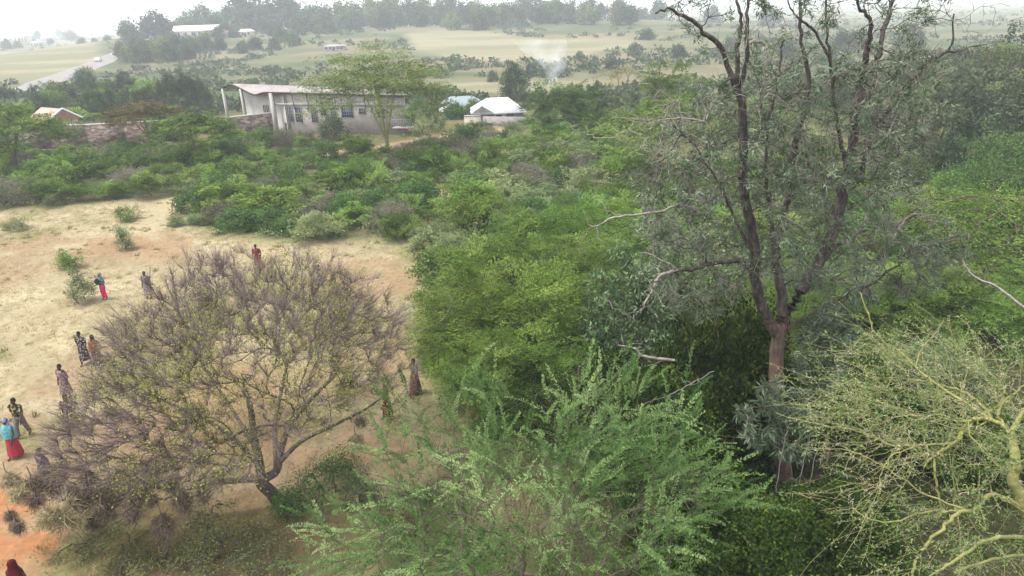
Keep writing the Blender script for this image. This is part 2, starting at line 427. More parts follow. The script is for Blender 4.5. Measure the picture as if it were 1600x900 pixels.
def cloth_mat(name, c1, c2=None, scale=14, cut=.5):
    m_, t, out = newmat(name)
    co = t.nodes.new("ShaderNodeTexCoord"); n = t.nodes.new("ShaderNodeTexNoise"); n.inputs['Scale'].default_value = scale; n.inputs['Detail'].default_value = 1
    c2 = c2 or tuple(x * .75 for x in c1)
    r = ramp(t, [(cut - .04, c1), (cut + .04, c2)])
    d = t.nodes.new("ShaderNodeBsdfPrincipled"); d.inputs['Roughness'].default_value = .9; d.inputs['Specular IOR Level'].default_value = .15
    t.links.new(co.outputs['Object'], n.inputs['Vector']); t.links.new(n.outputs['Fac'], r.inputs[0]); t.links.new(r.outputs[0], d.inputs['Base Color']); t.links.new(d.outputs[0], out.inputs['Surface'])
    return m_

# ------------------------------------------------------------------ the ground
def poly_px(pts): return np.array([at(u, v)[:2] for u, v in pts])

def inside(poly, X, Y, soft, wob=0.0, seed=3, wl=3.0):
    """1 inside the outline, 0 outside, soft edge; the outline itself is ragged"""
    if wob:
        X = X + (fbm(X / wl, Y / wl, seed) - .5) * 2 * wob; Y = Y + (fbm(X / wl + 31, Y / wl + 7, seed + 1) - .5) * 2 * wob
    n = len(poly); ins = np.zeros(X.shape, bool); d = np.full(X.shape, 1e9)
    for i in range(n):
        x0, y0 = poly[i]; x1, y1 = poly[(i + 1) % n]
        c = ((y0 > Y) != (y1 > Y)) & (X < (x1 - x0) * (Y - y0) / ((y1 - y0) if y1 != y0 else 1e-9) + x0); ins ^= c
        ex, ey = x1 - x0, y1 - y0; t = np.clip(((X - x0) * ex + (Y - y0) * ey) / (ex * ex + ey * ey + 1e-9), 0, 1)
        d = np.minimum(d, np.hypot(X - x0 - t * ex, Y - y0 - t * ey))
    s = np.where(ins, d, -d)
    return sstep(-soft, soft, s)

CLEARING = [(-500, 345), (0, 328), (130, 318), (262, 303), (300, 325), (330, 350), (420, 375), (600, 372), (660, 385), (690, 440), (668, 560), (700, 640), (690, 760), (560, 800), (500, 1000), (420, 1400), (-1200, 1400)]
Z_CLEAR = poly_px(CLEARING)
def Zn(p): return poly_px(p)
def ring_px(c, r): return [(c[0] + r[0] * math.cos(k * PI / 5), c[1] + r[1] * math.sin(k * PI / 5)) for k in range(10)]
SANDY = [Zn([(560, 232), (640, 218), (700, 205), (770, 196), (785, 208), (730, 218), (640, 232)]), Zn(ring_px((692, 306), (28, 14))), Zn(ring_px((783, 331), (34, 14))), Zn(ring_px((500, 238), (40, 10))), Zn(ring_px((760, 205), (40, 8))), Zn(ring_px((745, 350), (45, 10)))]
PATHS = [Zn([(0, 755), (70, 785), (110, 830), (60, 905), (-30, 960), (-200, 960), (-200, 740)]), Zn([(255, 308), (285, 308), (262, 345), (245, 372), (205, 368), (225, 340)])]
REDS = [Zn(ring_px((235, 385), (75, 26))), Zn(ring_px((150, 385), (90, 12))), Zn(ring_px((560, 440), (90, 40))), Zn(ring_px((600, 700), (90, 45))), Zn(ring_px((470, 700), (90, 50))), Zn(ring_px((240, 690), (150, 45))), Zn(ring_px((420, 820), (180, 70))), Zn(ring_px((640, 560), (40, 60))), Zn(ring_px((350, 640), (120, 60))), Zn(ring_px((540, 560), (90, 60)))]
FIELD_L = np.array([on(-400, 210)[:2], on(60, 225)[:2], on(172, 330)[:2], on(150, 560)[:2], on(-400, 560)[:2]])
FIELD_M = np.array([on(640, 330)[:2], on(740, 255)[:2], on(860, 235)[:2], on(930, 280)[:2], on(1000, 300)[:2], on(985, 345)[:2], on(860, 350)[:2], on(700, 430)[:2], on(630, 410)[:2]])
FIELD_N = np.array([on(690, 155)[:2], on(880, 150)[:2], on(930, 172)[:2], on(690, 180)[:2]])
ROAD_C = [on(40, 195)[:2], on(72, 225)[:2], on(120, 270)[:2], on(185, 345)[:2], on(240, 430)[:2], on(252, 520)[:2]]

def ground_albedo(X, Y):
    N = X.shape[0]
    n1 = fbm(X / 2.2, Y / 2.2, 21); n2 = fbm(X / 9, Y / 9, 33); n3 = fbm(X / .7, Y / .7, 44, 2); n4 = fbm(X / 45, Y / 30, 55)
    mix = lambda a, b, t: a * (1 - t[:, None]) + b * t[:, None]
    c3 = lambda *c: np.array(c)[None, :] * np.ones((N, 1))
    col = mix(c3(.10, .125, .05), c3(.19, .185, .085), sstep(.35, .65, n2))
    col = mix(col, c3(.30, .23, .13), sstep(.58, .72, n1) * .6)
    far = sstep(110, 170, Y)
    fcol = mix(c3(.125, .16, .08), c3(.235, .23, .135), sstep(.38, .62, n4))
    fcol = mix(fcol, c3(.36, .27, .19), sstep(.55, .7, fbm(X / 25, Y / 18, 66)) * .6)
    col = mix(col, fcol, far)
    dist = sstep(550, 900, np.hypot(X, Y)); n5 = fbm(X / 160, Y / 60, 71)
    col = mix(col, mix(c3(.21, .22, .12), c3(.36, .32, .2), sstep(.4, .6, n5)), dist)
    for pl in (FIELD_L, FIELD_M, FIELD_N):
        f = inside(pl, X, Y, 4, 6, 9, 40)
        fc = mix(c3(.28, .28, .165), c3(.39, .355, .23), sstep(.35, .65, fbm(X / 60, Y / 16, 77)))
        col = mix(col, fc, f)
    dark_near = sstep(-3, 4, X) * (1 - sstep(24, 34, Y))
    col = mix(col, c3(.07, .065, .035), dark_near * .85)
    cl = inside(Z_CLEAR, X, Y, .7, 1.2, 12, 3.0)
    straw = mix(c3(.44, .37, .23), c3(.56, .47, .295), sstep(.3, .7, n1))
    straw = mix(straw, c3(.40, .27, .17), sstep(.50, .68, n2) * .7)
    straw = mix(straw, c3(.25, .26, .10), sstep(.54, .70, fbm(X / 3.3 + 9, Y / 3.3, 91)) * .7)
    straw = mix(straw, c3(.33, .24, .14), sstep(.55, .75, n3) * .4); straw = mix(straw, c3(.58, .50, .33), sstep(.55, .7, fbm(X / 6 + 4, Y / 2.5, 95)) * .6)
    col = mix(col, straw, cl)
    for pl in REDS:
        f = inside(pl, X, Y, .8, 1.4, 15, 2.4); col = mix(col, mix(c3(.39, .235, .14), c3(.45, .33, .20), n3), f * .85 * cl * sstep(.34, .56, n1 * .7 + n3 * .3 + .06))
    edge = cl * (1 - inside(Z_CLEAR, X, Y, 3.0, 1.2, 12, 3.0)); col = mix(col, mix(c3(.24, .27, .10), c3(.36, .35, .17), n1), np.clip(edge * 1.6, 0, .75))
    tuftd = sstep(.60, .70, fbm(X / .55, Y / .55, 118, 2)) * cl; col = mix(col, c3(.30, .25, .13), tuftd * .5)
    for pl in SANDY:
        f = inside(pl, X, Y, .6, 1.0, 18, 2.0); col = mix(col, mix(c3(.45, .33, .19), c3(.54, .43, .28), n1), f)
    f = inside(PATHS[0], X, Y, .35, .5, 19, 1.2); col = mix(col, mix(c3(.46, .20, .085), c3(.50, .26, .13), n3), f * (1 - .6 * sstep(.6, .75, n1)))
    f = inside(PATHS[1], X, Y, .7, .7, 19, 1.5); col = mix(col, c3(.52, .44, .28), f)
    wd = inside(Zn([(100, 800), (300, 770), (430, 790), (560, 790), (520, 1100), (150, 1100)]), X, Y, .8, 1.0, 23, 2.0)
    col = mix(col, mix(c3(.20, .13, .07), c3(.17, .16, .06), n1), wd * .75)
    return np.clip(col * .60, 0, 1)

def build_ground():
    inner, outer = 3.0, 5200.0
    rows = int(math.log(outer / inner) / math.log(1.0165)); rr = inner * (outer / inner) ** (np.arange(rows + 1) / rows)
    fine = np.linspace(-rad(44), rad(44), 330); coarse = np.linspace(rad(44), 2 * PI - rad(44), 34)[1:-1]
    az = np.concatenate([fine, coarse]); na = len(az)
    A, Rr = np.meshgrid(az, rr); X = (Rr * np.sin(A)).ravel(); Y = (Rr * np.cos(A)).ravel()
    X = np.append(X, 0); Y = np.append(Y, 0)
    Z = terrain(X, Y)
    i = np.arange(rows)[:, None] * na; j = np.arange(na)[None]; j2 = (j + 1) % na
    F = np.stack([i + j, i + na + j, i + na + j2, i + j2], -1).reshape(-1, 4)
    g = Geo(); g.add(np.stack([X, Y, Z], 1), F)
    tri = np.stack([np.full(na, len(X) - 1), np.arange(na), (np.arange(na) + 1) % na], 1)
    g.F[3].append(tri)
    m_, t, out = newmat("dry ground with grass and red soil")
    a = t.nodes.new("ShaderNodeAttribute"); a.attribute_name = "albedo"
    co = t.nodes.new("ShaderNodeTexCoord"); n = t.nodes.new("ShaderNodeTexNoise"); n.inputs['Scale'].default_value = 3.5; n.inputs['Detail'].default_value = 8; n.inputs['Roughness'].default_value = .75
    mr = t.nodes.new("ShaderNodeMapRange"); mr.inputs[1].default_value = .25; mr.inputs[2].default_value = .75; mr.inputs[3].default_value = .62; mr.inputs[4].default_value = 1.32
    mv = t.nodes.new("ShaderNodeVectorMath"); mv.operation = 'SCALE'
    b = t.nodes.new("ShaderNodeBsdfDiffuse"); bp = t.nodes.new("ShaderNodeBump"); bp.inputs['Strength'].default_value = .5; bp.inputs['Distance'].default_value = .08
    t.links.new(co.outputs['Object'], n.inputs['Vector']); t.links.new(n.outputs['Fac'], mr.inputs[0]); t.links.new(a.outputs['Color'], mv.inputs[0]); t.links.new(mr.outputs[0], mv.inputs['Scale'])
    t.links.new(mv.outputs[0], b.inputs['Color']); t.links.new(n.outputs['Fac'], bp.inputs['Height']); t.links.new(bp.outputs[0], b.inputs['Normal']); t.links.new(b.outputs[0], out.inputs['Surface'])
    me = g.mesh("ground", m_, True)
    at_ = me.attributes.new("albedo", 'FLOAT_COLOR', 'POINT')
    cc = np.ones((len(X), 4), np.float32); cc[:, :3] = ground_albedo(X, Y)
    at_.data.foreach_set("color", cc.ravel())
    o = link("ground", me); o['kind'] = 'structure'
build_ground()

# the haze in the air: one closed box round everything
g = Geo(); g.box((-5300, -5300, -4.5), (5300, 5300, 46))
hm, t, out = newmat("pale dusty air"); pv = t.nodes.new("ShaderNodeVolumePrincipled")
pv.inputs['Color'].default_value = (.87, .93, 1.0, 1); pv.inputs['Density'].default_value = HAZE_DENSITY; pv.inputs['Anisotropy'].default_value = 0.0
t.links.new(pv.outputs[0], out.inputs['Volume'])
link("haze", g.mesh("haze", hm))['kind'] = 'stuff'

# murram road climbing past the left field
def build_road():
    pts = np.array(ROAD_C); t_ = np.linspace(0, len(pts) - 1, 60); i = np.clip(t_.astype(int), 0, len(pts) - 2); f = (t_ - i)[:, None]
    c = pts[i] * (1 - f) + pts[i + 1] * f
    for _ in range(6): c[1:-1] = (c[:-2] + c[1:-1] * 2 + c[2:]) / 4
    d = norm(np.gradient(c, axis=0)); nrm = np.stack([d[:, 1], -d[:, 0]], 1)
    g = Geo(); W = 5.5; cols = 7; V = []
    for k in range(cols):
        q = c + nrm * W * (k / (cols - 1) * 2 - 1); V.append(np.column_stack([q, terrain(q[:, 0], q[:, 1]) + .10]))
    V = np.stack(V, 1).reshape(-1, 3); r = np.arange(59)[:, None] * cols; j = np.arange(cols - 1)[None]
    g.add(V, np.stack([r + j, r + j + 1, r + cols + j + 1, r + cols + j], -1).reshape(-1, 4))
    o = link("road", g.mesh("road", noise_mat("pale murram road", [(.3, (.17, .155, .148)), (.7, (.245, .225, .215))], .3, .95))); o['kind'] = 'structure'
    return c
ROAD = build_road()

# ------------------------------------------------------------------ plant prototypes
ORD = ['first', 'second', 'third', 'fourth', 'fifth', 'sixth', 'seventh', 'eighth', 'ninth', 'tenth', 'eleventh', 'twelfth', 'thirteenth', 'fourteenth', 'fifteenth', 'sixteenth', 'seventeenth', 'eighteenth', 'nineteenth', 'twentieth']
def ordinal(i):
    if i < 20: return ORD[i]
    tens = ['twenty', 'thirty', 'forty', 'fifty', 'sixty', 'seventy', 'eighty', 'ninety'][(i + 1) // 10 - 2]
    u = (i + 1) % 10
    return (tens[:-1] + 'ieth') if u == 0 else tens + '-' + ORD[u - 1]

def dome_targets(rng, n, R, H, z0=.25, lump=.25, shell=.55, flat=1.0):
    """points filling the outer part of a lumpy dome"""
    d = rng.normal(size=(n, 3)); d[:, 2] = np.abs(d[:, 2]) * flat; d = norm(d)
    ph = np.arctan2(d[:, 1], d[:, 0]); s1, s2 = rng.uniform(0, 6.28, 2)
    lum = 1 + lump * (np.sin(ph * 3 + s1) * .5 + np.sin(ph * 5 + s2 + d[:, 2] * 4) * .5)
    r = (shell + (1 - shell) * rng.random(n) ** .6) * lum
    p = d * r[:, None] * np.array([R, R, H * (1 - z0)]); p[:, 2] += H * z0
    return p

def spray(g, tips, dirs, rng, n, R, th, L, W, tilt=.5, tbase=None, spread=1.0, hang=0.0):
    """flat feathery sprays: leaves radiate along a twig in a near-horizontal fan"""
    N = len(tips); k = np.repeat(np.arange(N), n); M_ = N * n
    ax = norm(dirs * np.array([1, 1, .45]) + rng.normal(size=dirs.shape) * .15)
    side = norm(np.cross(ax, np.array([0, 0, 1.0]) + rng.normal(size=ax.shape) * tilt * .6)); nr = norm(np.cross(side, ax))
    u = rng.uniform(-.8, .7, M_); v = rng.uniform(-1, 1, M_) * (1 - .55 * np.abs(u)) * spread; wv = rng.normal(size=M_) * th
    pos = tips[k] + ax[k] * (u * R)[:, None] + side[k] * (v * R)[:, None] + nr[k] * wv[:, None] - np.array([0, 0, 1]) * (np.abs(u * R) * hang + np.abs(v) * R * .15)[:, None]
    d = norm(ax[k] * .8 + side[k] * np.sign(v)[:, None] * .8 + nr[k] * rng.normal(size=M_)[:, None] * .35 + rng.normal(size=(M_, 3)) * .15)
    nn = norm(nr[k] + rng.normal(size=(M_, 3)) * tilt)
    tb = rng.random(N) if tbase is None else tbase
    tint = np.clip(tb[k] * .85 + .08 + rng.normal(size=M_) * .14, 0, 1)
    leaves(g, pos, d, nn, L * rng.uniform(.7, 1.3, M_), W * rng.uniform(.7, 1.3, M_), tint)

def tuft(g, tips, dirs, rng, n, L, W, tbase=None, cone=1.0, droop=0.0, rad_=0.0):
    """rosettes: leaves radiate from each tip"""
    N = len(tips); k = np.repeat(np.arange(N), n); M_ = N * n
    d = norm(norm(dirs)[k] * (1.1 - cone) + norm(rng.normal(size=(M_, 3))) * cone + np.array([0, 0, -droop]))
    pos = tips[k] + rng.normal(size=(M_, 3)) * rad_
    tb = rng.random(N) if tbase is None else tbase
    tint = np.clip(tb[k] * .8 + .1 + rng.normal(size=M_) * .16, 0, 1)
    leaves(g, pos, d, rng.normal(size=(M_, 3)) + np.array([0, 0, .8]), L * rng.uniform(.6, 1.3, M_), W * rng.uniform(.7, 1.2, M_), tint)

def skeleton_for(rng, targets, bases, step, wig=.12, trunk=None):
    s = Skel(len(targets) * 14 + 400)
    if trunk is not None: s.curve(trunk, sub=4)
    else:
        r0 = s.line([np.array([0, 0, -.35]), np.array([0, 0, -.3])])[-1]
        for b in bases: s.line([b, b + np.array([rng.normal() * .08, rng.normal() * .08, .35])], r0)
    c = targets.mean(0) * np.array([1, 1, .4])
    s.grow(targets[np.argsort(np.linalg.norm(targets - c, axis=1))], step, wig, rng)
    return s

def finish(s, g_leaf, leafmat, barkmat, rtip, e, thin=.02, names=('stems', 'foliage')):
    s.radii(rtip, e); gw = Geo(); s.tubes(gw, thin)
    return [(names[0], gw.mesh(names[0], M[barkmat])), (names[1], g_leaf.mesh(names[1], M[leafmat]))]

def make_thorn(seed, mat='thorn', R=2.3, H=2.6, nt_=34, n=160, L=.26, W=.08, sp_=.85, th=.07, core=1.0, z0=.34):
    rng = np.random.default_rng(seed); T = dome_targets(rng, nt_, R, H, z0, .3, .45)
    bases = [np.array([rng.normal() * .25, rng.normal() * .25, -.15]) for _ in range(4)]
    s = skeleton_for(rng, T, bases, .5); g_ = Geo(); tips = np.array(s.tips)
    spray(g_, s.P[tips], s.D[tips], rng, n, sp_, th, L, W, .42)
    return finish(s, g_, mat, 'stem', .012, .5)

def make_round(seed, mat='broad', R=2.0, H=2.3, nt_=70, n=60, L=.21, W=.12, rad_=.26):
    rng = np.random.default_rng(seed); T = dome_targets(rng, nt_, R, H, .12, .22, .6)
    bases = [np.array([rng.normal() * .2, rng.normal() * .2, -.15]) for _ in range(3)]
    s = skeleton_for(rng, T, bases, .5); g_ = Geo(); tips = np.array(s.tips)
    c = np.array([0, 0, H * .3]); tuft(g_, s.P[tips], s.P[tips] - c, rng, n, L, W, None, .75, .05, rad_)
    return finish(s, g_, mat, 'stem', .012, .5)

def make_dry(seed, R=1.9, H=1.9, nt_=90, n=40, mat='drygrey'):
    rng = np.random.default_rng(seed); T = dome_targets(rng, nt_, R, H, .15, .25, .5)
    bases = [np.array([rng.normal() * .3, rng.normal() * .3, -.15]) for _ in range(5)]
    s = skeleton_for(rng, T, bases, .45); g_ = Geo(); tips = np.array(s.tips); k = np.repeat(tips, n)
    blades(g_, s.P[k] + rng.normal(size=(len(k), 3)) * .2, s.D[k] + rng.normal(size=(len(k), 3)) * .7, rng.uniform(.2, .55, len(k)), .035, np.clip(rng.normal(.5, .25, len(k)), 0, 1), rng)
    tuft(g_, s.P[tips], s.D[tips], rng, 9, .14, .06, None, .9, 0, .25)
    return finish(s, g_, mat, 'stem', .014, .5)

def make_tree(seed, mat='dark', H=8, R=3.4, z0=.3, nt_=72, n=72, L=.36, W=.20, rad_=.34, flat=1.0, lump=.3, bark='stem', style='tuft', trunk_r=.22):
    rng = np.random.default_rng(seed); T = dome_targets(rng, nt_, R, H, z0, lump, .5, flat)
    T = T[np.hypot(T[:, 0], T[:, 1]) < R * 1.25]
    tr = [np.array([0, 0, -.3]), np.array([rng.normal() * .12, rng.normal() * .12, H * z0 * .6]), np.array([rng.normal() * .3, rng.normal() * .3, H * (z0 + .12)])]
    s = skeleton_for(rng, T, None, .8, .1, tr); g_ = Geo(); tips = np.array(s.tips); c = np.array([0, 0, H * .45])
    if style == 'tuft': tuft(g_, s.P[tips], s.P[tips] - c, rng, n, L, W, None, .8, .08, rad_)
    else: spray(g_, s.P[tips], s.D[tips], rng, n, rad_ * 2, rad_ * .18, L, W, .5)
    s.radii(.02, .5, trunk_r); gw = Geo(); s.tubes(gw, .03)
    return [('trunk', gw.mesh('trunk', M[bark])), ('crown', g_.mesh('crown', M[mat]))]

def make_umbrella(seed, mat='umbrella', H=9, R=5, pads=26, n=230, L=.26, W=.07, bark='bark_fever', trunk_r=.22, stems=4, z0=.45, thick=.2, per=7, zr=.72, split=.2):
    """flat-topped acacia: limbs fan out to thin horizontal pads of feathery leaf"""
    rng = np.random.default_rng(seed); g_ = Geo(); s = Skel(6000)
    base = s.curve([np.array([0, 0, -.3]), np.array([.05, 0, H * split * .5]), np.array([.1, .05, H * split])], sub=3)
    limbs = []
    for k in range(stems):
        a = k * 2 * PI / stems + rng.normal() * .4; r = R * rng.uniform(.2, .45)
        limbs += s.curve([np.array([math.cos(a) * r * .3, math.sin(a) * r * .3, H * (split + .16)]), np.array([math.cos(a) * r, math.sin(a) * r, H * rng.uniform(.55, .7)])], base[-1], sub=4)
    pc = []
    for k in range(pads):
        a = k * 2.399 + rng.normal() * .3; q = ((k + .5) / pads) ** .5
        zz = H * (z0 + (1 - z0) * (1 - .55 * q ** 2) * rng.uniform(zr, 1.0))
        pc.append([R * q * math.cos(a), R * q * math.sin(a), zz])
    pc = np.array(pc); s.grow(pc[np.argsort(np.hypot(pc[:, 0], pc[:, 1]))], .6, .08, rng, up=.1)
    tp = np.array(s.tips); P0 = s.P[tp]; D0 = s.D[tp]
    sub = np.repeat(np.arange(len(tp)), per); off = rng.normal(size=(len(sub), 3)) * np.array([R * .16, R * .16, thick])
    T2 = P0[sub] + off; s.tips = []; s.grow(T2, .5, .05, rng)
    tp = np.array(s.tips); out_d = norm(s.P[tp] * np.array([1, 1, 0]) + rng.normal(size=(len(tp), 3)) * .6)
    spray(g_, s.P[tp], out_d, rng, n // per, R * .15, .05, L, W, .4, np.repeat(rng.random(len(P0)), per))
    s.radii(.012, .48, trunk_r); gw = Geo(); s.tubes(gw, .03)
    return [('trunk', gw.mesh('trunk', M[bark])), ('crown', g_.mesh('crown', M[mat]))]

PROTO = {
    'thorn': [make_thorn(k) for k in (11, 12, 13, 14, 15)],
    'dusty': [make_thorn(k, 'thorn_dusty', 2.1, 2.0, 40, 110) for k in (21, 22, 23)],
    'round': [make_round(k) for k in (31, 32, 33)],
    'dry': [make_dry(k) for k in (41, 42, 43)],
    'dark': [make_tree(k, 'dark') for k in (51, 52, 53, 54)],
    'grey': [make_tree(k, 'greywood', 9, 4.2, .25, 80, 80) for k in (61, 62, 63)],
    'umb': [make_umbrella(k, n=380, W=.11, bark='stem') for k in (71, 72, 73)],
    'far': [make_tree(k, mm, 8, 4.2, .12, 44, 46, 1.0, .62, .8) for k, mm in ((81, 'dark'), (82, 'greywood'), (83, 'dark'), (84, 'umbrella'))],
    'spire': [make_tree(k, 'dark', 9, 1.9, .15, 110, 36, .34, .12, .32, 2.2, .2) for k in (91, 92)],
}
KIND = {   # object name, category, look
    'thorn': ('thorn_shrub', 'shrub', 'feathery green thorn shrub'),
    'dusty': ('dusty_shrub', 'shrub', 'dusty thorn shrub'),
    'round': ('leafy_shrub', 'shrub', 'dark rounded leafy shrub'),
    'dry': ('dry_shrub', 'shrub', 'grey twiggy shrub'),
    'dark': ('dark_tree', 'tree', 'dark green tree'),
    'grey': ('grey_green_tree', 'tree', 'grey green woodland tree'),
    'umb': ('umbrella_acacia', 'tree', 'flat topped acacia'),
    'far': ('distant_tree', 'tree', 'hazy distant tree'),
    'spire': ('narrow_tree', 'tree', 'dark narrow upright tree'),
}
R1 = random.Random(7); N1 = np.random.default_rng(7)
SIZE = {'thorn': 2.3, 'dusty': 2.1, 'round': 2.0, 'dry': 1.9}
placed = []
pending = {}
def put(kind, p, s, band, rz=None, squash=1.0):
    pending.setdefault((kind, band), []).append((p, s, R1.uniform(0, 6.28) if rz is None else rz, R1.randrange(len(PROTO[kind])), squash))
    placed.append((p[0], p[1], s * SIZE.get(kind, 3.5)))

def flush():
    for (kind, band), lst in pending.items():
        nm, cat, look = KIND[kind]
        lst.sort(key=lambda e: px(e[0])[0])
        for i, (p, s, rz, v, sq) in enumerate(lst):
            lab = f"{look} {band}" if len(lst) == 1 else f"{ordinal(i)} {look} from the left {band}"
            place(nm, lab, cat, PROTO[kind][v], (p[0], p[1], p[2] - .05), rz, (s, s, s * sq), f"{look}s {band}" if len(lst) > 1 else None)
    pending.clear()

def pin(poly, u, v):
    ins = False; n = len(poly)
    for i in range(n):
        x0, y0 = poly[i]; x1, y1 = poly[(i + 1) % n]
        if (y0 > v) != (y1 > v) and u < (x1 - x0) * (v - y0) / (y1 - y0) + x0: ins = not ins
    return ins

def scatter(poly, count, mix_, smin, smax, band, gap=.62, holes=(), tries=30):
    us = [p[0] for p in poly]; vs = [p[1] for p in poly]; W_ = poly_px(poly); lo = W_.min(0); hi = W_.max(0)
    kinds = [k for k, w_ in mix_ for _ in range(w_)]; done = 0; t = 0
    while done < count and t < count * tries:
        t += 1
        x = R1.uniform(lo[0], hi[0]); y = R1.uniform(lo[1], hi[1])
        if not pin(W_, x, y): continue
        if any(pin(h, x, y) for h in holes): continue
        k = R1.choice(kinds); s = R1.uniform(smin, smax); r = s * SIZE.get(k, 3.5)
        if any((x - a) ** 2 + (y - b) ** 2 < (gap * (r + c)) ** 2 for a, b, c in placed): continue
        put(k, np.array([x, y, tz(x, y)]), s, band, None, R1.uniform(.8, 1.15)); done += 1

# ------------------------------------------------------------------ thicket between the clearing and the buildings
scatter([(-60, 338), (60, 325), (262, 305), (285, 318), (300, 262), (0, 275), (-60, 280)], 26, [('thorn', 6), ('round', 2), ('dry', 3), ('dusty', 1)], .6, 1.2, "along the far edge of the dry clearing", .55)
scatter([(300, 345), (400, 372), (560, 378), (655, 372), (670, 320), (600, 290), (300, 275)], 40, [('thorn', 5), ('round', 3), ('dry', 3), ('dusty', 2)], .6, 1.2, "behind the leafless tree", .53, SANDY)
scatter([(-80, 276), (300, 262), (600, 290), (600, 250), (470, 222), (380, 222), (200, 236), (-80, 250)], 70, [('thorn', 6), ('round', 2), ('dry', 2), ('dusty', 1)], .5, .95, "below the stone wall and the hall", .53, SANDY)
scatter([(600, 290), (670, 320), (760, 350), (960, 350), (1000, 285), (1010, 240), (840, 222), (700, 224), (600, 252)], 85, [('thorn', 4), ('dusty', 5), ('dry', 3), ('round', 2)], .6, 1.05, "in the scrub before the white roofed house", .56, SANDY)
scatter([(660, 400), (700, 372), (960, 352), (1010, 400), (980, 440), (700, 440)], 18, [('dusty', 4), ('thorn', 3), ('round', 1)], .7, 1.05, "behind the bright green acacias", .55)
scatter([(1000, 420), (1000, 285), (1300, 260), (1640, 320), (1700, 420), (1640, 520), (1250, 520)], 70, [('thorn', 6), ('dusty', 2), ('round', 3)], .75, 1.2, "in the scrub beyond the silky oak", .52)
scatter([(800, 226), (1010, 240), (1000, 200), (960, 190), (840, 200)], 16, [('dusty', 4), ('thorn', 3), ('dry', 2)], .6, 1.0, "left of the dense round acacia", .55, SANDY)

# ------------------------------------------------------------------ trees beyond the wall, wood on the right, ridge
def rowput(kind, items, band):
    for u, Y, s in items: put(kind, on(u, Y), s, band)
rowput('dark', [(-20, 112, .8), (70, 128, .62), (110, 122, .6), (150, 117, .72), (175, 132, .7), (205, 125, .7), (240, 130, .72), (10, 150, .7), (60, 155, .6), (110, 150, .66), (140, 165, .8), (200, 160, .8)], "in the dark row beyond the stone wall")
rowput('thorn', [(40, 128, 1.6), (85, 140, 1.7), (128, 112, 1.3), (160, 150, 1.6), (185, 146, 1.5), (225, 150, 1.7), (30, 112, 1.5), (95, 170, 1.6), (215, 175, 1.5), (175, 180, 1.7), (130, 180, 1.5)], "among the dark trees beyond the stone wall")
rowput('spire', [(258, 128, .75), (270, 134, .86), (283, 127, .8), (296, 133, .88), (308, 128, .82), (320, 132, .76), (330, 126, .6)], "in the clump left of the hall")
rowput('grey', [(u, Y, s) for u, Y, s in ((1400, 62, .85), (1465, 70, .95), (1540, 62, 1.0), (1610, 66, 1.05), (1580, 84, 1.0), (1500, 90, 1.0), (1430, 88, .85), (1640, 52, .8), (1390, 100, .8), (1330, 85, .7), (1560, 120, 1.0), (1480, 125, .9), (1250, 100, .7))], "in the wood at the right")
rowput('dark', [(1590, 105, 1.3), (1520, 110, 1.0), (1570, 75, .8), (1455, 108, .9), (1370, 78, .6), (1470, 55, .55), (1530, 52, .5)], "in the wood at the right")
rowput('umb', [(1610, 74, .9), (1440, 76, .75), (1560, 92, 1.0)], "rising from the wood at the right")
ridge = []
for u, Y, s in ((205, 410, 1.0), (240, 430, 1.2), (262, 440, 1.0), (290, 500, 1.1), (318, 510, 1.4), (345, 500, 1.1), (365, 495, 1.3), (388, 490, 2.0), (402, 505, 1.6), (425, 500, 1.3), (445, 490, 1.9), (458, 500, 1.5), (485, 480, 1.3), (510, 495, 1.35), (537, 490, 1.4), (560, 500, 1.2), (585, 495, 1.5), (610, 500, 1.7), (635, 485, 1.4), (660, 495, 1.45), (685, 490, 1.1), (700, 505, 1.5), (722, 480, 1.1), (745, 490, 1.2), (770, 500, 1.1), (795, 470, 1.1), (820, 490, 1.3), (845, 480, 1.2), (870, 470, 1.1), (895, 480, 1.0), (920, 465, 1.0), (940, 470, .8), (808, 440, .9), (765, 455, .8), (850, 445, .9), (890, 440, .8), (710, 460, .8), (660, 455, .7), (600, 455, .9), (550, 450, .9), (500, 440, .9), (470, 420, .8), (420, 440, .7), (965, 520, 1.1), (1000, 560, 1.0), (1030, 520, 1.1), (1110, 600, 1.2), (1200, 560, 1.2)):
    ridge.append((u, Y, s * 1.35))
for k in range(48): ridge.append((R1.uniform(280, 990), R1.uniform(415, 505), R1.choice((.6, .8, 1.0, 1.3))))
rowput('far', ridge, "in the tree line on the far ridge")
rowput('far', [(u, Y, s) for u, Y, s in ((195, 330, .8), (215, 345, .8), (235, 340, .9), (255, 335, .9), (275, 345, 1.0), (300, 340, .9), (322, 350, .9), (345, 350, .7), (200, 300, .7), (225, 300, .8), (250, 305, .85), (270, 300, .8), (295, 310, .7), (130, 205, .5), (137, 213, .55), (380, 330, .6), (400, 345, .7), (430, 340, .6), (460, 360, .7), (440, 380, .8))], "on the slope below the pink roofed shed")
rowput('far', [(12, 620, .9), (28, 640, .7), (48, 900, 1.0), (80, 760, .7), (112, 950, 1.5), (130, 600, .8), (150, 620, .7), (170, 640, .9), (60, 1100, 1.3), (95, 1300, 1.5)], "scattered on the plain at the far left")
rowput('far', [(990, 260, .45), (1010, 330, .6), (905, 250, .3), (930, 225, .3), (770, 178, .3), (830, 200, .35), (955, 205, .35), (790, 172, .33), (1060, 240, .5), (1140, 260, .6), (1230, 230, .6), (1320, 250, .8), (1420, 240, .9)], "dotted about the pale fields")

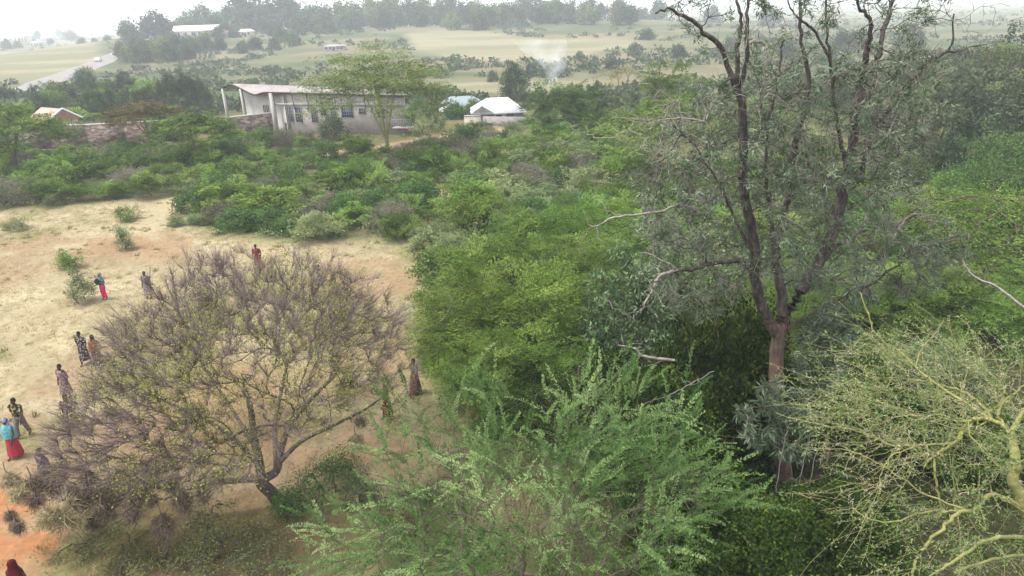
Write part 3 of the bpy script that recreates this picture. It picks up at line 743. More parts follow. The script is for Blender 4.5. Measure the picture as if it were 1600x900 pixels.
# single trees that stand out
def solo(name, look, cat, parts, p, s=1.0, rz=0.0): 
    placed.append((p[0], p[1], 3)); return place(name, look, cat, parts, (p[0], p[1], p[2] - .05), rz, s)
solo('umbrella_acacia', 'tall fever tree with yellow trunk and layered airy crown before the concrete hall', 'tree', make_umbrella(201, 'umbrella', 13.0, 7.0, 84, 340, .27, .09, 'bark_fever', .34, 8, .26, .25, 8, .45, .13), on(606, 77), 1, .6)
solo('dense_acacia', 'dense round dark green acacia right of the white roofed house', 'tree', make_thorn(202, 'broad', 5.4, 6.6, 150, 170, .28, .085, .95, .10), on(884, 87), 1)
solo('flat_acacia', 'olive brown flat topped acacia leaning over the stone wall', 'tree', make_umbrella(203, 'olive', 5.6, 4.6, 34, 420, .26, .10, 'stem', .15, 4, .55, .25), on(238, 87), 1)
solo('green_acacia', 'round green acacia with shaded underside left of the hall', 'tree', make_umbrella(204, 'thorn', 5.4, 4.0, 44, 380, .26, .10, 'stem', .15, 4, .35, .4), on(308, 77), 1)
solo('green_acacia', 'green acacia at the far left end of the stone wall', 'tree', make_umbrella(205, 'thorn', 6.8, 5.4, 56, 420, .26, .10, 'stem', .16, 4, .35, .4), on(28, 73), 1)
solo('dark_tree', 'tall dark tree behind the white hipped roof', 'tree', make_tree(206, 'dark', 7.5, 2.6, .2, 130, 44, .3, .14, .35, 1.4), on(806, 126), 1)
solo('leafy_shrub', 'green bush beside the white hipped roof', 'shrub', make_round(207, 'broad', 2.0, 2.6), on(748, 112), 1)
solo('leafy_shrub', 'dark rounded bush before the blue grey roof', 'shrub', make_round(208, 'broad', 1.8, 2.4), on(712, 108), 1)
solo('umbrella_acacia', 'wide layered acacia just left of the silky oak crown', 'tree', make_umbrella(209, 'thorn', 8.0, 7.5, 60, 420, .22, .085, 'stem', .2, 5, .5, .25, 8), on(1085, 56), 1)
solo('green_acacia', 'bright green acacia behind the wide layered acacia', 'tree', make_thorn(210, 'thorn', 4.0, 8.6, 110, 150, .26, .085, .9, .08), on(1050, 84), 1)
solo('umbrella_acacia', 'thin brownish acacia standing in the pale field', 'tree', make_umbrella(211, 'olive', 6.2, 4.6, 22, 130, .3, .08, 'stem', .14, 4, .6, .2), on(968, 128), 1)
solo('leafy_tree', 'broad crowned bright leafy tree at the right edge', 'tree', make_tree(212, 'broad', 6.6, 4.2, .12, 420, 60, .15, .075, .34, 1.0, .2), on(1560, 43), 1)
solo('umbrella_acacia', 'low spreading bright green acacia at the right below the leafy tree', 'tree', make_umbrella(213, 'thorn', 4.6, 5.0, 56, 420, .17, .06, 'stem', .15, 5, .4, .22, 9), on(1530, 36), 1)
solo('leafy_shrub', 'low round bush on the sandy strip before the hall', 'shrub', make_round(214, 'broad', 2.2, 2.0), at(722, 226), 1)
solo('fresh_shrub', 'yellow green upright bush between two sandy patches', 'shrub', make_thorn(215, 'thorn', 1.5, 2.8, 40, 80), at(752, 334), 1)
solo('leafy_shrub', 'grey green bush against the hall facade', 'shrub', make_round(216, 'greywood', 1.7, 3.2), on(520, 89.5), 1)
solo('leafy_shrub', 'dark low bush under the corner post of the hall', 'shrub', make_round(217, 'broad', 2.4, 2.2), on(412, 86), 1)
solo('leafy_shrub', 'dark green bush behind the fever tree', 'shrub', make_round(218, 'broad', 3.2, 4.4), on(662, 93), 1)
for u_, Y_, k_ in ((758, 95, 'dusty'), (800, 93, 'dusty'), (826, 95, 'thorn'), (738, 93.5, 'round')): put(k_, on(u_, Y_), .55, 'against the wall of the white roofed house')
flush()
# shrubs alone on the clearing
for (u, v), rr_, hh, kd, lab in (((198, 345), .85, 1.3, 'thorn', 'green round shrub alone at the top of the clearing'), ((110, 420), .8, 1.2, 'thorn', 'spiky green shrub alone on the clearing'),
        ((195, 390), .55, 1.9, 'dusty', 'thin grey green sapling on the clearing'), ((130, 472), .7, 1.9, 'dusty', 'pale wispy sapling left of the person in magenta trousers'),
        ((88, 322), 1.1, 1.0, 'dusty', 'pale low bush at the clearing edge'), ((25, 358), 1.1, 1.1, 'dusty', 'pale green bush at the left edge of the clearing'), ((277, 352), .6, .7, 'dusty', 'small pale bush beside the footpath'),
        ((305, 350), .6, .9, 'dusty', 'low pale shrub right of the footpath'), ((322, 350), .6, .8, 'dusty', 'low bush at the end of the footpath')):
    k = {'thorn': 'thorn', 'dusty': 'thorn_dusty'}[kd]
    pts_ = make_thorn(300 + u, k, rr_, hh, 44, 90, .12, .026, .30, .10, 1.0, .12)
    p = at(u, v); place('thorn_shrub', lab, 'shrub', pts_, (p[0], p[1], p[2] - .03))

# far scrub that reads as one mass
def far_scrub():
    rng = np.random.default_rng(77); g_ = Geo(); n = 0
    N = 9000; th = rng.uniform(-rad(46), rad(46), N); r = 115 * (2400 / 115) ** (rng.random(N) ** 1.25)
    X = r * np.sin(th); Y = r * np.cos(th)
    keep = fbm(X / 40, Y / 24, 101) > .455
    for pl in (FIELD_L, FIELD_M, FIELD_N): keep &= inside(pl, X, Y, 2) < .5
    c = np.array(ROAD)
    keep &= np.min(np.hypot(X[:, None] - c[None, :, 0], Y[:, None] - c[None, :, 1]), 1) > 9
    uu, vv = px(np.stack([X, Y, terrain(X, Y)], 1))
    keep &= ~((Y < 135) & (uu > 330) & (uu < 840))
    X, Y = X[keep], Y[keep]; S = rng.uniform(.6, 1.8, len(X)) * (1 + .25 * np.hypot(X, Y) / 600); Z = terrain(X, Y)
    per = 26; k = np.repeat(np.arange(len(X)), per); d = norm(rng.normal(size=(len(k), 3))); d[:, 2] = np.abs(d[:, 2])
    q = rng.uniform(.5, 1, len(k))[:, None]
    pos = np.stack([X, Y, Z], 1)[k] + d * q * S[k][:, None] * np.array([1.3, 1.3, .95])
    leaves(g_, pos, rng.normal(size=d.shape) + d * .4, d + rng.normal(size=d.shape) * .6, S[k] * .72, S[k] * .45, np.clip(rng.random(len(X))[k] * .7 + .15 + rng.normal(size=len(k)) * .12, 0, 1))
    o = link('far_scrub', g_.mesh('far_scrub', M['far_scrub'])); tag(o, 'low mixed scrub spread over the far slopes and plain', 'scrub', kind='stuff')
far_scrub()

# ------------------------------------------------------------------ buildings
def prism(g, base, z0, z1, tint=.5):
    """vertical prism over a counter-clockwise plan"""
    b = np.asarray(base, float); n = len(b)
    lo = np.column_stack([b, np.full(n, z0)]); hi = np.column_stack([b, np.full(n, z1)])
    j = np.arange(n); V = np.vstack([lo, hi])
    g.add(V, np.stack([j, (j + 1) % n, n + (j + 1) % n, n + j], 1), tint)
    for o_ in (0, n):
        c = V[o_:o_ + n].mean(0); g.add(np.vstack([V[o_:o_ + n], c]), np.stack([j, (j + 1) % n, np.full(n, n)], 1), tint)

def frame_of(p, d):
    """local box frame: x along d (plan direction), y to its left, z up"""
    d = np.array([d[0], d[1]]) / math.hypot(d[0], d[1])
    return (np.array([[d[0], -d[1], 0], [d[1], d[0], 0], [0, 0, 1.0]]), np.asarray(p, float))

def part(name, g, mat, parent, root=None, smooth=False, label=None):
    me = g.mesh(name, M[mat] if isinstance(mat, str) else mat, smooth)
    o = link(name, me, parent)
    if label: o['label'] = label
    return o

def add_window(parent, fr, x0, x1, z0, z1, cols, rows, y=-.03, glass='glass', bar='grille', fw=.07):
    """window part with frame and grille as sub-parts; fr = local frame of the wall face, outward is -y"""
    g_ = Geo(); g_.box((x0, y, z0), (x1, y + .06, z1), .5, fr); wv = part('window', g_, glass, parent)
    f = Geo()
    for a, b, c, d in ((x0 - fw, x0, z0 - fw, z1 + fw), (x1, x1 + fw, z0 - fw, z1 + fw)): f.box((a, y - .05, c), (b, y + .04, d), .5, fr)
    for c, d in ((z0 - fw, z0), (z1, z1 + fw)): f.box((x0 + .002, y - .048, c), (x1 - .002, y + .04, d), .5, fr)
    part('frame', f, bar, wv)
    q = Geo()
    for i in range(1, cols): xx = x0 + (x1 - x0) * i / cols; q.box((xx - .018, y - .035, z0), (xx + .018, y - .003, z1), .5, fr)
    for i in range(1, rows): zz = z0 + (z1 - z0) * i / rows; q.box((x0, y - .045, zz - .018), (x1, y - .006, zz + .018), .5, fr)
    part('grille', q, bar, wv)
    return wv

def ray_plane(u, v, p0, d):
    k = FWD * FPX + RGT * (u - 800) - UPV * (v - 450); n = np.array([d[1], -d[0], 0]); o = np.array([0, 0, CAM_H])
    t = ((p0 - o) @ n) / (k @ n); return o + k * t

def build_hall():
    A = P(421, 143, 97); B = P(642, 150, 91); D = P(345, 137, 108.5)
    hump = P(364, 131, 105.5); dip = P(406, 149, 99.5); zb = -.6
    root = thing('concrete_hall', 'unfinished pinkish concrete hall with wavy sheet roof and barred windows', 'hall', (A[0], A[1], zb))
    org = np.array([A[0], A[1], zb]); 
    prof = np.array([A, dip, hump, D]); par = np.array([0, .30, .72, 1.0])
    end = A[None] + (D - A)[None] * 0
    tt = np.linspace(0, 1, 25)
    xy = A[None, :2] + (D - A)[None, :2] * tt[:, None]
    zc = np.interp(tt, [0, .12, .30, .50, .74, .90, 1.0], [A[2], A[2] - .1, dip[2], (dip[2] + hump[2]) / 2, hump[2] + .1, hump[2] - .35, D[2]])
    for _ in range(3): zc[1:-1] = (zc[:-2] + 2 * zc[1:-1] + zc[2:]) / 4
    left = np.column_stack([xy, zc]); sh = B - A; right = left + sh; right[:, 2] = zc * .55 + B[2] * .45 + sh[2] * .3
    g = Geo(); segs = 14; ss = np.linspace(0, 1, segs + 1)
    top = left[None] * (1 - ss)[:, None, None] + right[None] * ss[:, None, None]; n = 25
    i = np.arange(segs)[:, None] * n; j = np.arange(n - 1)[None]
    F = np.stack([i + j, i + n + j, i + n + j + 1, i + j + 1], -1).reshape(-1, 4)
    V = top.reshape(-1, 3); lowV = V - np.array([0, 0, .14]); m_ = len(V)
    ring = np.concatenate([np.arange(n), np.arange(1, segs + 1) * n + n - 1, np.arange(n - 2, -1, -1) + segs * n, np.arange(segs - 1, 0, -1) * n])
    rn = len(ring); jj = np.arange(rn)
    g.add(np.vstack([V, lowV]) - org, np.vstack([F, F[:, ::-1] + m_, np.stack([ring, ring[(jj + 1) % rn], ring[(jj + 1) % rn] + m_, ring + m_], 1)]))
    part('roof', g, 'sheet', root)
    for q in range(1, segs * 2):
        f_ = q / (segs * 2); sm_ = Geo(); tube(sm_, left * (1 - f_) + right * f_ - org + np.array([0, 0, .02]), .045, 4); part('roof_seam', sm_, 'sheet', root)
    fas = Geo(); tube(fas, left - org - np.array([0, 0, .12]), .13, 5); part('fascia', fas, 'void', root)
    ev = Geo(); tube(ev, top[:, 0] - org - np.array([0, 0, .15]), .11, 5); part('gutter', ev, 'void', root)
    d = norm((B - A)[:2]); e = norm((D - A)[:2]); fo = A[:2] + e * .6 + d * 2.6       # facade set back under the eave
    L = np.linalg.norm((B - A)[:2]) - 3.2; fr = frame_of((fo[0] - org[0], fo[1] - org[1], 0), d)
    p0 = np.array([fo[0], fo[1], 0])
    def fx(u, v):
        q = ray_plane(u, v, p0, d); return (q[:2] - fo) @ d, q[2] - zb
    zt = A[2] - zb - .35
    w_ = Geo(); w_.box((0, 0, -.6), (L, .25, zt), .5, fr); part('wall', w_, 'concrete', root)
    band = Geo(); band.box((-2.4, -.12, fx(460, 166)[1] + .12), (L, -.005, fx(460, 166)[1] + .42), .5, fr); part('beam', band, 'concrete2', root)
    pl = Geo(); pl.box((-.05, -.10, -.6), (L, -.004, .25), .5, fr); part('plinth', pl, 'concrete2', root)
    for u0, u1, v0, v1, c, r in ((451, 458.5, 167.5, 189.5, 2, 5), (460.5, 472.5, 168, 190.5, 3, 5), (485.5, 496.5, 168.5, 191, 3, 6), (501, 510.5, 168.5, 180, 3, 3), (516.5, 526.5, 168.5, 190, 3, 5), (533.5, 552.5, 169, 183.5, 5, 3), (561, 572, 170, 178, 3, 2), (590, 602, 170, 184, 3, 3)):
        xa, zh = fx(u0, v0); xb, zl = fx(u1, v1); add_window(root, fr, xa, xb, zl, zh, c, r)
    for u in (459.5, 482, 503, 525, 549, 571, 592):
        b = Geo(); x, z = fx(u, 160); tube(b, np.array([(x, -.08, z - .9), (x + .12, -.5, zt - .02)]) @ fr[0].T + fr[1], .05, 5); part('strut', b, 'void', root)
    # recessed end wall with slit windows, side return and porch posts
    eo = A[:2] + e * 1.0 + d * 2.4; le = np.linalg.norm((D - A)[:2]) - 1.4
    fe = frame_of((eo[0] - org[0], eo[1] - org[1], 0), -e)     # x runs back towards the viewer; outward is +y turned
    g = Geo(); prof_t = np.linspace(.02, .8, 13)
    zz = np.interp(prof_t, tt, zc) - zb - .3; a2 = A[:2][None] + (D - A)[None, :2] * prof_t[:, None] + d * 2.2 - org[:2]
    k = np.arange(12); thick = d * .25
    V = np.vstack([np.column_stack([a2, np.full(13, -.6)]), np.column_stack([a2, zz]), np.column_stack([a2 + thick, np.full(13, -.6)]), np.column_stack([a2 + thick, zz])])
    g.add(V, np.vstack([np.stack([k, k + 1, k + 14, k + 13], 1), np.stack([k + 26, k + 39, k + 40, k + 27], 1), np.stack([k + 13, k + 14, k + 40, k + 39], 1)]))
    part('end_wall', g, 'concrete2', root)
    q0 = np.array([a2[0][0], a2[0][1], 0]) + np.array([org[0], org[1], 0])
    for u in (411.5, 414, 416.5, 419):
        pa = ray_plane(u, 164, q0, e); pb = ray_plane(u, 175, q0, e)
        g = Geo(); f2 = frame_of((pa[0] - org[0], pa[1] - org[1], 0), e); g.box((-.09, -.02, pb[2] - zb), (.09, .06, pa[2] - zb), .5, f2); part('slit_window', g, 'void', root)
    dr = Geo(); xd = fx(444, 180)[0]; dr.box((xd - .1, -.05, .0), (xd + .5, .02, 2.0), .5, fr); part('door', dr, 'void', root)
    for q, r_, h in ((A[:2] + e * .3 + d * .35, .24, A[2]), (A[:2] + e * (le * .62), .16, hump[2] - .35), (D[:2] - e * .6, .16, D[2] + .1)):
        g = Geo(); g.box((-r_, -r_, -.6), (r_, r_, h - zb - .2), .5, frame_of((q[0] - org[0], q[1] - org[1], 0), d)); part('post', g, 'concrete2', root)
    bal = Geo(); bx = L - 1.4; bal.box((bx, -1.3, 1.6), (L + 1.2, -.01, 1.75), .5, fr)
    part('balcony_slab', bal, 'concrete2', root); rl = Geo()
    for k in range(9): xx = bx + .05 + k * (L + 1.1 - bx) / 8; rl.box((xx - .03, -1.28, 1.75), (xx + .03, -1.22, 2.7), .5, fr)
    rl.box((bx, -1.29, 2.7), (L + 1.2, -1.21, 2.78), .5, fr); part('railing', rl, 'grille', root)
build_hall()

def wall_run(pts, name, label, cat, hgt, mat, thick=.35, cap=None):
    """a masonry wall along plan points"""
    c = np.asarray(pts[0]); root = thing(name, label, cat, (c[0], c[1], tz(c[0], c[1])))
    org = np.array([c[0], c[1], tz(c[0], c[1])])
    g = Geo(); cg = Geo()
    for a, b in zip(pts[:-1], pts[1:]):
        a = np.asarray(a); b = np.asarray(b); L = np.linalg.norm((b - a)[:2]); n = max(1, int(L / 4)); d = (b - a)[:2] / L
        for k in range(n):
            q = a[:2] + d * L * k / n; z = tz(*(q + d * L / n / 2)) - org[2]
            fr = frame_of((q[0] - org[0], q[1] - org[1], z), d)
            g.box((0, 0, -.7), (L / n - .004, thick, hgt), .5, fr)
            cg.box((0, -.06, hgt + .003), (L / n - .004, thick + .06, hgt + .14), .5, fr)
    part('masonry', g, mat, root)
    if cap: part('coping', cg, cap, root)
    return root
wall_run([on(-40, 90), on(200, 91.5), on(300, 93)], 'stone_wall', 'long rough purple brown stone wall left of the hall', 'wall', 2.75, 'stone', cap='concrete2')
wall_run([on(352, 90), on(430, 93.5)], 'stone_wall', 'short stone wall in front of the hall porch', 'wall', 3.0, 'stone', cap='concrete2')
wall_run([on(726, 96), on(752, 96)], 'boundary_wall', 'short cream and brown wall panel left of the white hipped roof', 'wall', 1.6, 'cream', .25, 'concrete2')
wall_run([on(755, 99), on(822, 97)], 'boundary_wall', 'low grey wall under the white hipped roof', 'wall', 1.15, 'wall_grey', .25)

def hip_house(label, u, Y, w_, d_, eave, ridge, rz, wallm, roofm, hip=.5, wins=3, name='house', over=.5, cat='house'):
    c = on(u, Y); root = thing(name, label, cat, c, rz)
    g = Geo(); g.box((-w_ / 2, -d_ / 2, -.8), (w_ / 2, d_ / 2, eave), .5); part('wall', g, wallm, root)
    x, y = w_ / 2 + over, d_ / 2 + over; r = w_ / 2 - d_ / 2 * hip if hip else w_ / 2 + over
    g = Geo(); V = np.array([(-x, -y, eave), (x, -y, eave), (x, y, eave), (-x, y, eave), (-r, 0, ridge), (r, 0, ridge)], float)
    V2 = V - np.array([0, 0, .16]); VV = np.vstack([V, V2])
    g.add(VV, [(0, 1, 5, 4), (2, 3, 4, 5), (6, 10, 11, 7), (8, 11, 10, 9), (0, 6, 7, 1), (2, 8, 9, 3), (1, 7, 8, 2), (3, 9, 6, 0)])
    g.add(VV, [(1, 2, 5), (3, 0, 4), (7, 11, 8), (9, 10, 6)])
    V = None
    g.F[4] = [f for f in g.F[4]]
    part('roof', g, roofm, root)
    fr = (np.eye(3), np.array([0, -d_ / 2, 0.]))
    for k in range(wins):
        xx = -w_ / 2 + w_ * (k + .7) / (wins + .4); add_window(root, fr, xx - .5, xx + .5, eave * .35, eave * .78, 2, 2)
    g = Geo(); g.box((-w_ * .03 - .45, -d_ / 2 - .04, -.3), (-w_ * .03 + .45, -d_ / 2 + .05, eave * .75), .5); part('door', g, 'void', root)
    return root

h = hip_house('white hipped roof house behind the dense scrub', 778, 107, 6.8, 6.6, 1.2, 3.0, .12, 'wall_grey', 'sheet_white', .55, 2)
g = Geo(); V = np.array([(-4.3, -4.1, 1.4), (-1.1, -4.1, 1.4), (-4.3, -1.6, 1.4), (-1.1, -1.6, 1.4), (-2.7, -4.1, 2.4), (-2.7, -1.0, 2.4)]); V2 = np.vstack([V, V - [0, 0, .12]])
g.add(V2, [(0, 4, 5, 2), (1, 3, 5, 4), (6, 8, 11, 10), (7, 10, 11, 9)]); g.add(V2, [(0, 1, 4), (6, 10, 7), (2, 5, 3), (8, 9, 11)]); part('porch_roof', g, 'sheet_white', h)
hip_house('low house with blue grey roof left of the white hipped roof', 722, 120, 6.4, 5.4, 1.4, 2.7, .05, 'cream', 'sheet_blue', .5, 2)
hip_house('small white outhouse before the blue grey roof', 703, 112, 2.6, 2.6, 1.2, 1.7, .1, 'white', 'sheet_white', .5, 1)
h = hip_house('red roofed house behind the stone wall', 90, 108, 4.8, 4.2, 1.9, 3.5, -.55, 'white', 'sheet_red', 0, 2)
g = Geo()
for s in (-1, 1): tube(g, [(2.95, s * 2.65, 1.85), (2.95, 0, 3.55)], .14, 4)
part('barge_board', g, 'white', h)
hip_house('long shed with pale pink roof on the far ridge', 311, 425, 24, 9, 3.8, 6.6, .12, 'concrete', 'sheet_pink', 0, 6, 'shed', .6, 'shed')
hip_house('small red roofed building beside the long pink shed', 350, 420, 5, 6, 2.6, 4.4, .3, 'cream', 'sheet_red', 0, 1)
hip_house('small white roofed house among the ridge trees', 386, 425, 8, 5, 2.4, 3.8, .1, 'cream', 'sheet_white', .5, 2)
hip_house('small pinkish house under the ridge trees', 467, 430, 5, 5, 3.2, 4.6, .1, 'cream', 'sheet_pink', .5, 1)
hip_house('grey flat roofed farm building on the slope behind the fever tree', 524, 330, 9, 6, 1.8, 2.4, .05, 'concrete', 'sheet', .5, 5, 'farm_building', .4, 'building')
hip_house('tiny pale house by a round tree at the edge of the far woods', 948, 470, 9, 6, 2.6, 4.2, .1, 'white', 'sheet_white', .5, 2)
for u, Y, w_, e_, rm, lab in ((38, 760, 14, 8.5, 'sheet_pink', 'tallest pale building on the left plain'), (4, 800, 12, 3.5, 'sheet_pink', 'low pinkish house at the left edge of the plain'), (20, 1050, 16, 4, 'sheet_white', 'white roofed house far out on the left plain'),
        (61, 690, 11, 3, 'sheet_blue', 'low building with blue roof on the left plain'), (78, 1000, 18, 4, 'sheet_white', 'long pale building far out behind the palm on the left plain'), (150, 900, 16, 3.5, 'sheet', 'grey roofed house beyond the road on the plain')):
    hip_house(lab, u, Y, w_, 9, e_, e_ + 1.8, .1, 'cream', rm, .5, 4)

def build_pylon(u, Y, H, label):
    c = on(u, Y); root = thing('power_pylon', label, 'pylon', c, .3)
    b, t_ = H * .1, H * .02; r = .38
    for sx, sy in ((1, 1), (1, -1), (-1, 1), (-1, -1)):
        g = Geo(); tube(g, [(sx * b, sy * b, -1), (sx * b * .4, sy * b * .4, H * .6), (sx * t_ * .4, sy * t_ * .4, H)], r, 4); part('leg', g, 'metal', root)
    for z, l in ((.70, .17), (.80, .22), (.90, .15)):
        g = Geo()
        for s in (-1, 1): tube(g, [(0, 0, H * z + .8), (s * H * l, 0, H * z)], r * .8, 4); tube(g, [(0, 0, H * z - .6), (s * H * l, 0, H * z)], r * .8, 4)
        part('cross_arm', g, 'metal', root)
    g = Geo()
    for k in range(9):
        z0, z1 = k / 9 * .62, (k + 1) / 9 * .62
        f = lambda z: b * (1 - z) if z < .6 else b * .4
        for s in (-1, 1):
            tube(g, [(-f(z0), s * f(z0), H * z0), (f(z1), s * f(z1), H * z1)], r * .5, 3); tube(g, [(s * f(z0), -f(z0), H * z0), (s * f(z1), f(z1), H * z1)], r * .5, 3)
    part('bracing', g, 'metal', root)
build_pylon(221, 820, 34, 'steel lattice pylon rising on the left skyline')
build_pylon(660, 1350, 48, 'faint lattice mast on the skyline above the middle of the ridge')

def make_car(paint):
    b = Geo(); prof = [(-2.1, .35), (-2.1, .85), (-1.3, .95), (-.7, 1.45), (.9, 1.5), (1.6, 1.0), (2.1, .9), (2.15, .35)]
    pr = np.array(prof); n = len(pr)
    V = np.vstack([np.column_stack([pr[:, 0], np.full(n, s * (.85)), pr[:, 1]]) for s in (-1, 1)]); j = np.arange(n)
    V[[3, 4, n + 3, n + 4], 1] *= .82
    b.add(V, np.stack([j, (j + 1) % n, n + (j + 1) % n, n + j], 1))
    for o_ in (0, n): b.add(np.vstack([V[o_:o_ + n], V[o_:o_ + n].mean(0)]), np.stack([j, (j + 1) % n, np.full(n, n)], 1))
    gl = Geo()
    for s in (-1, 1): gl.box((-.75, s * .79 - .02, 1.0), (1.2, s * .79 + .02, 1.38))
    parts_ = [('body', b.mesh('body', paint)), ('side_window', gl.mesh('side_window', M['glass']))]
    wh = Geo(); a = np.linspace(0, 2 * PI, 13)[:-1]
    for r_, y0, y1 in ((.34, -.1, .1),):
        V = np.vstack([np.column_stack([np.cos(a) * r_, np.full(12, y), np.sin(a) * r_]) for y in (y0, y1)]); j = np.arange(12); wh.add(V, np.stack([j, (j + 1) % 12, 12 + (j + 1) % 12, 12 + j], 1))
        for o_ in (0, 12): wh.add(np.vstack([V[o_:o_ + 12], V[o_:o_ + 12].mean(0)]), np.stack([j, (j + 1) % 12, np.full(12, 12)], 1))
    return parts_, wh.mesh('wheel', M['rubber'])
car_parts, wheel_me = make_car(noise_mat("white car paint", two((.75, .75, .75), .9), 3, .35, spec=.5))
for k, (i, lab) in enumerate(((30, 'white car on the pale murram road, nearest of the three'), (44, 'pale car higher up the murram road'), (54, 'small pale car at the top of the murram road'))):
    p = ROAD[i]; d = ROAD[i + 1] - ROAD[i]
    r = place('parked_car' if k else 'car', lab, 'car', car_parts, (p[0] + (1.5 if k % 2 else -1.5), p[1], tz(*p) + .12), math.atan2(d[1], d[0]), 1.15)
    for x in (-1.3, 1.35):
        for y in (-.82, .82): link('wheel', wheel_me, r, (x, y, .34))

# smoke rising from a fire in the field
def build_smoke():
    base = on(856, 152); g = Geo(); k = 14; rings = []
    for q, (u, v, r_) in enumerate(((857, 146, .7), (860, 132, 1.5), (866, 118, 2.6), (868, 104, 4.2), (862, 90, 6.0), (850, 76, 7.5), (842, 62, 8.5))):
        c = P(u, v, 152 + q * 1.5); a = np.linspace(0, 2 * PI, k + 1)[:-1]
        rings.append(np.column_stack([c[0] + np.cos(a) * r_ * .72, c[1] + np.sin(a) * r_ * .6, np.full(k, max(c[2], base[2] + .1))]))
    V = np.vstack(rings); j = np.arange(k); n = len(rings)
    F = np.concatenate([np.stack([j, (j + 1) % k, k + (j + 1) % k, k + j], 1) + i * k for i in range(n - 1)]); g.add(V - base, F)
    for o_ in (0, (n - 1) * k): q = V[o_:o_ + k] - base; g.add(np.vstack([q, q.mean(0)]), np.stack([j, (j + 1) % k, np.full(k, k)], 1))
    m_, t, out = newmat("thin drifting smoke"); pv = t.nodes.new("ShaderNodeVolumePrincipled"); pv.inputs['Color'].default_value = (.9, .93, 1, 1)
    co = t.nodes.new("ShaderNodeTexCoord"); n_ = t.nodes.new("ShaderNodeTexNoise"); n_.inputs['Scale'].default_value = .28; n_.inputs['Detail'].default_value = 3
    mr = t.nodes.new("ShaderNodeMapRange"); mr.inputs[1].default_value = .42; mr.inputs[2].default_value = .75; mr.inputs[3].default_value = 0; mr.inputs[4].default_value = .27
    sep = t.nodes.new("ShaderNodeSeparateXYZ"); m2 = t.nodes.new("ShaderNodeMapRange"); m2.inputs[1].default_value = 0; m2.inputs[2].default_value = 11; m2.inputs[3].default_value = 1.6; m2.inputs[4].default_value = .05
    mu = t.nodes.new("ShaderNodeMath"); mu.operation = 'MULTIPLY'
    t.links.new(co.outputs['Object'], n_.inputs['Vector']); t.links.new(n_.outputs['Fac'], mr.inputs[0]); t.links.new(co.outputs['Object'], sep.inputs[0]); t.links.new(sep.outputs['Z'], m2.inputs[0])
    t.links.new(mr.outputs[0], mu.inputs[0]); t.links.new(m2.outputs[0], mu.inputs[1]); t.links.new(mu.outputs[0], pv.inputs['Density']); t.links.new(pv.outputs[0], out.inputs['Volume'])
    o = link('smoke', g.mesh('smoke', m_), None, base); tag(o, 'thin white smoke drifting up from the pale field behind the white roof', 'smoke', kind='stuff')
build_smoke()

# ------------------------------------------------------------------ hero trees
def hero(name, label, base, parts, cat='tree'):
    """parts are meshes in world coordinates; moved so that the thing's origin is its base"""
    r = thing(name, label, cat, tuple(base))
    for n, g_, mat in parts:
        g_.V = [v - np.asarray(base) for v in g_.V]
        link(n, g_.mesh(n, M[mat]), r)
    return r

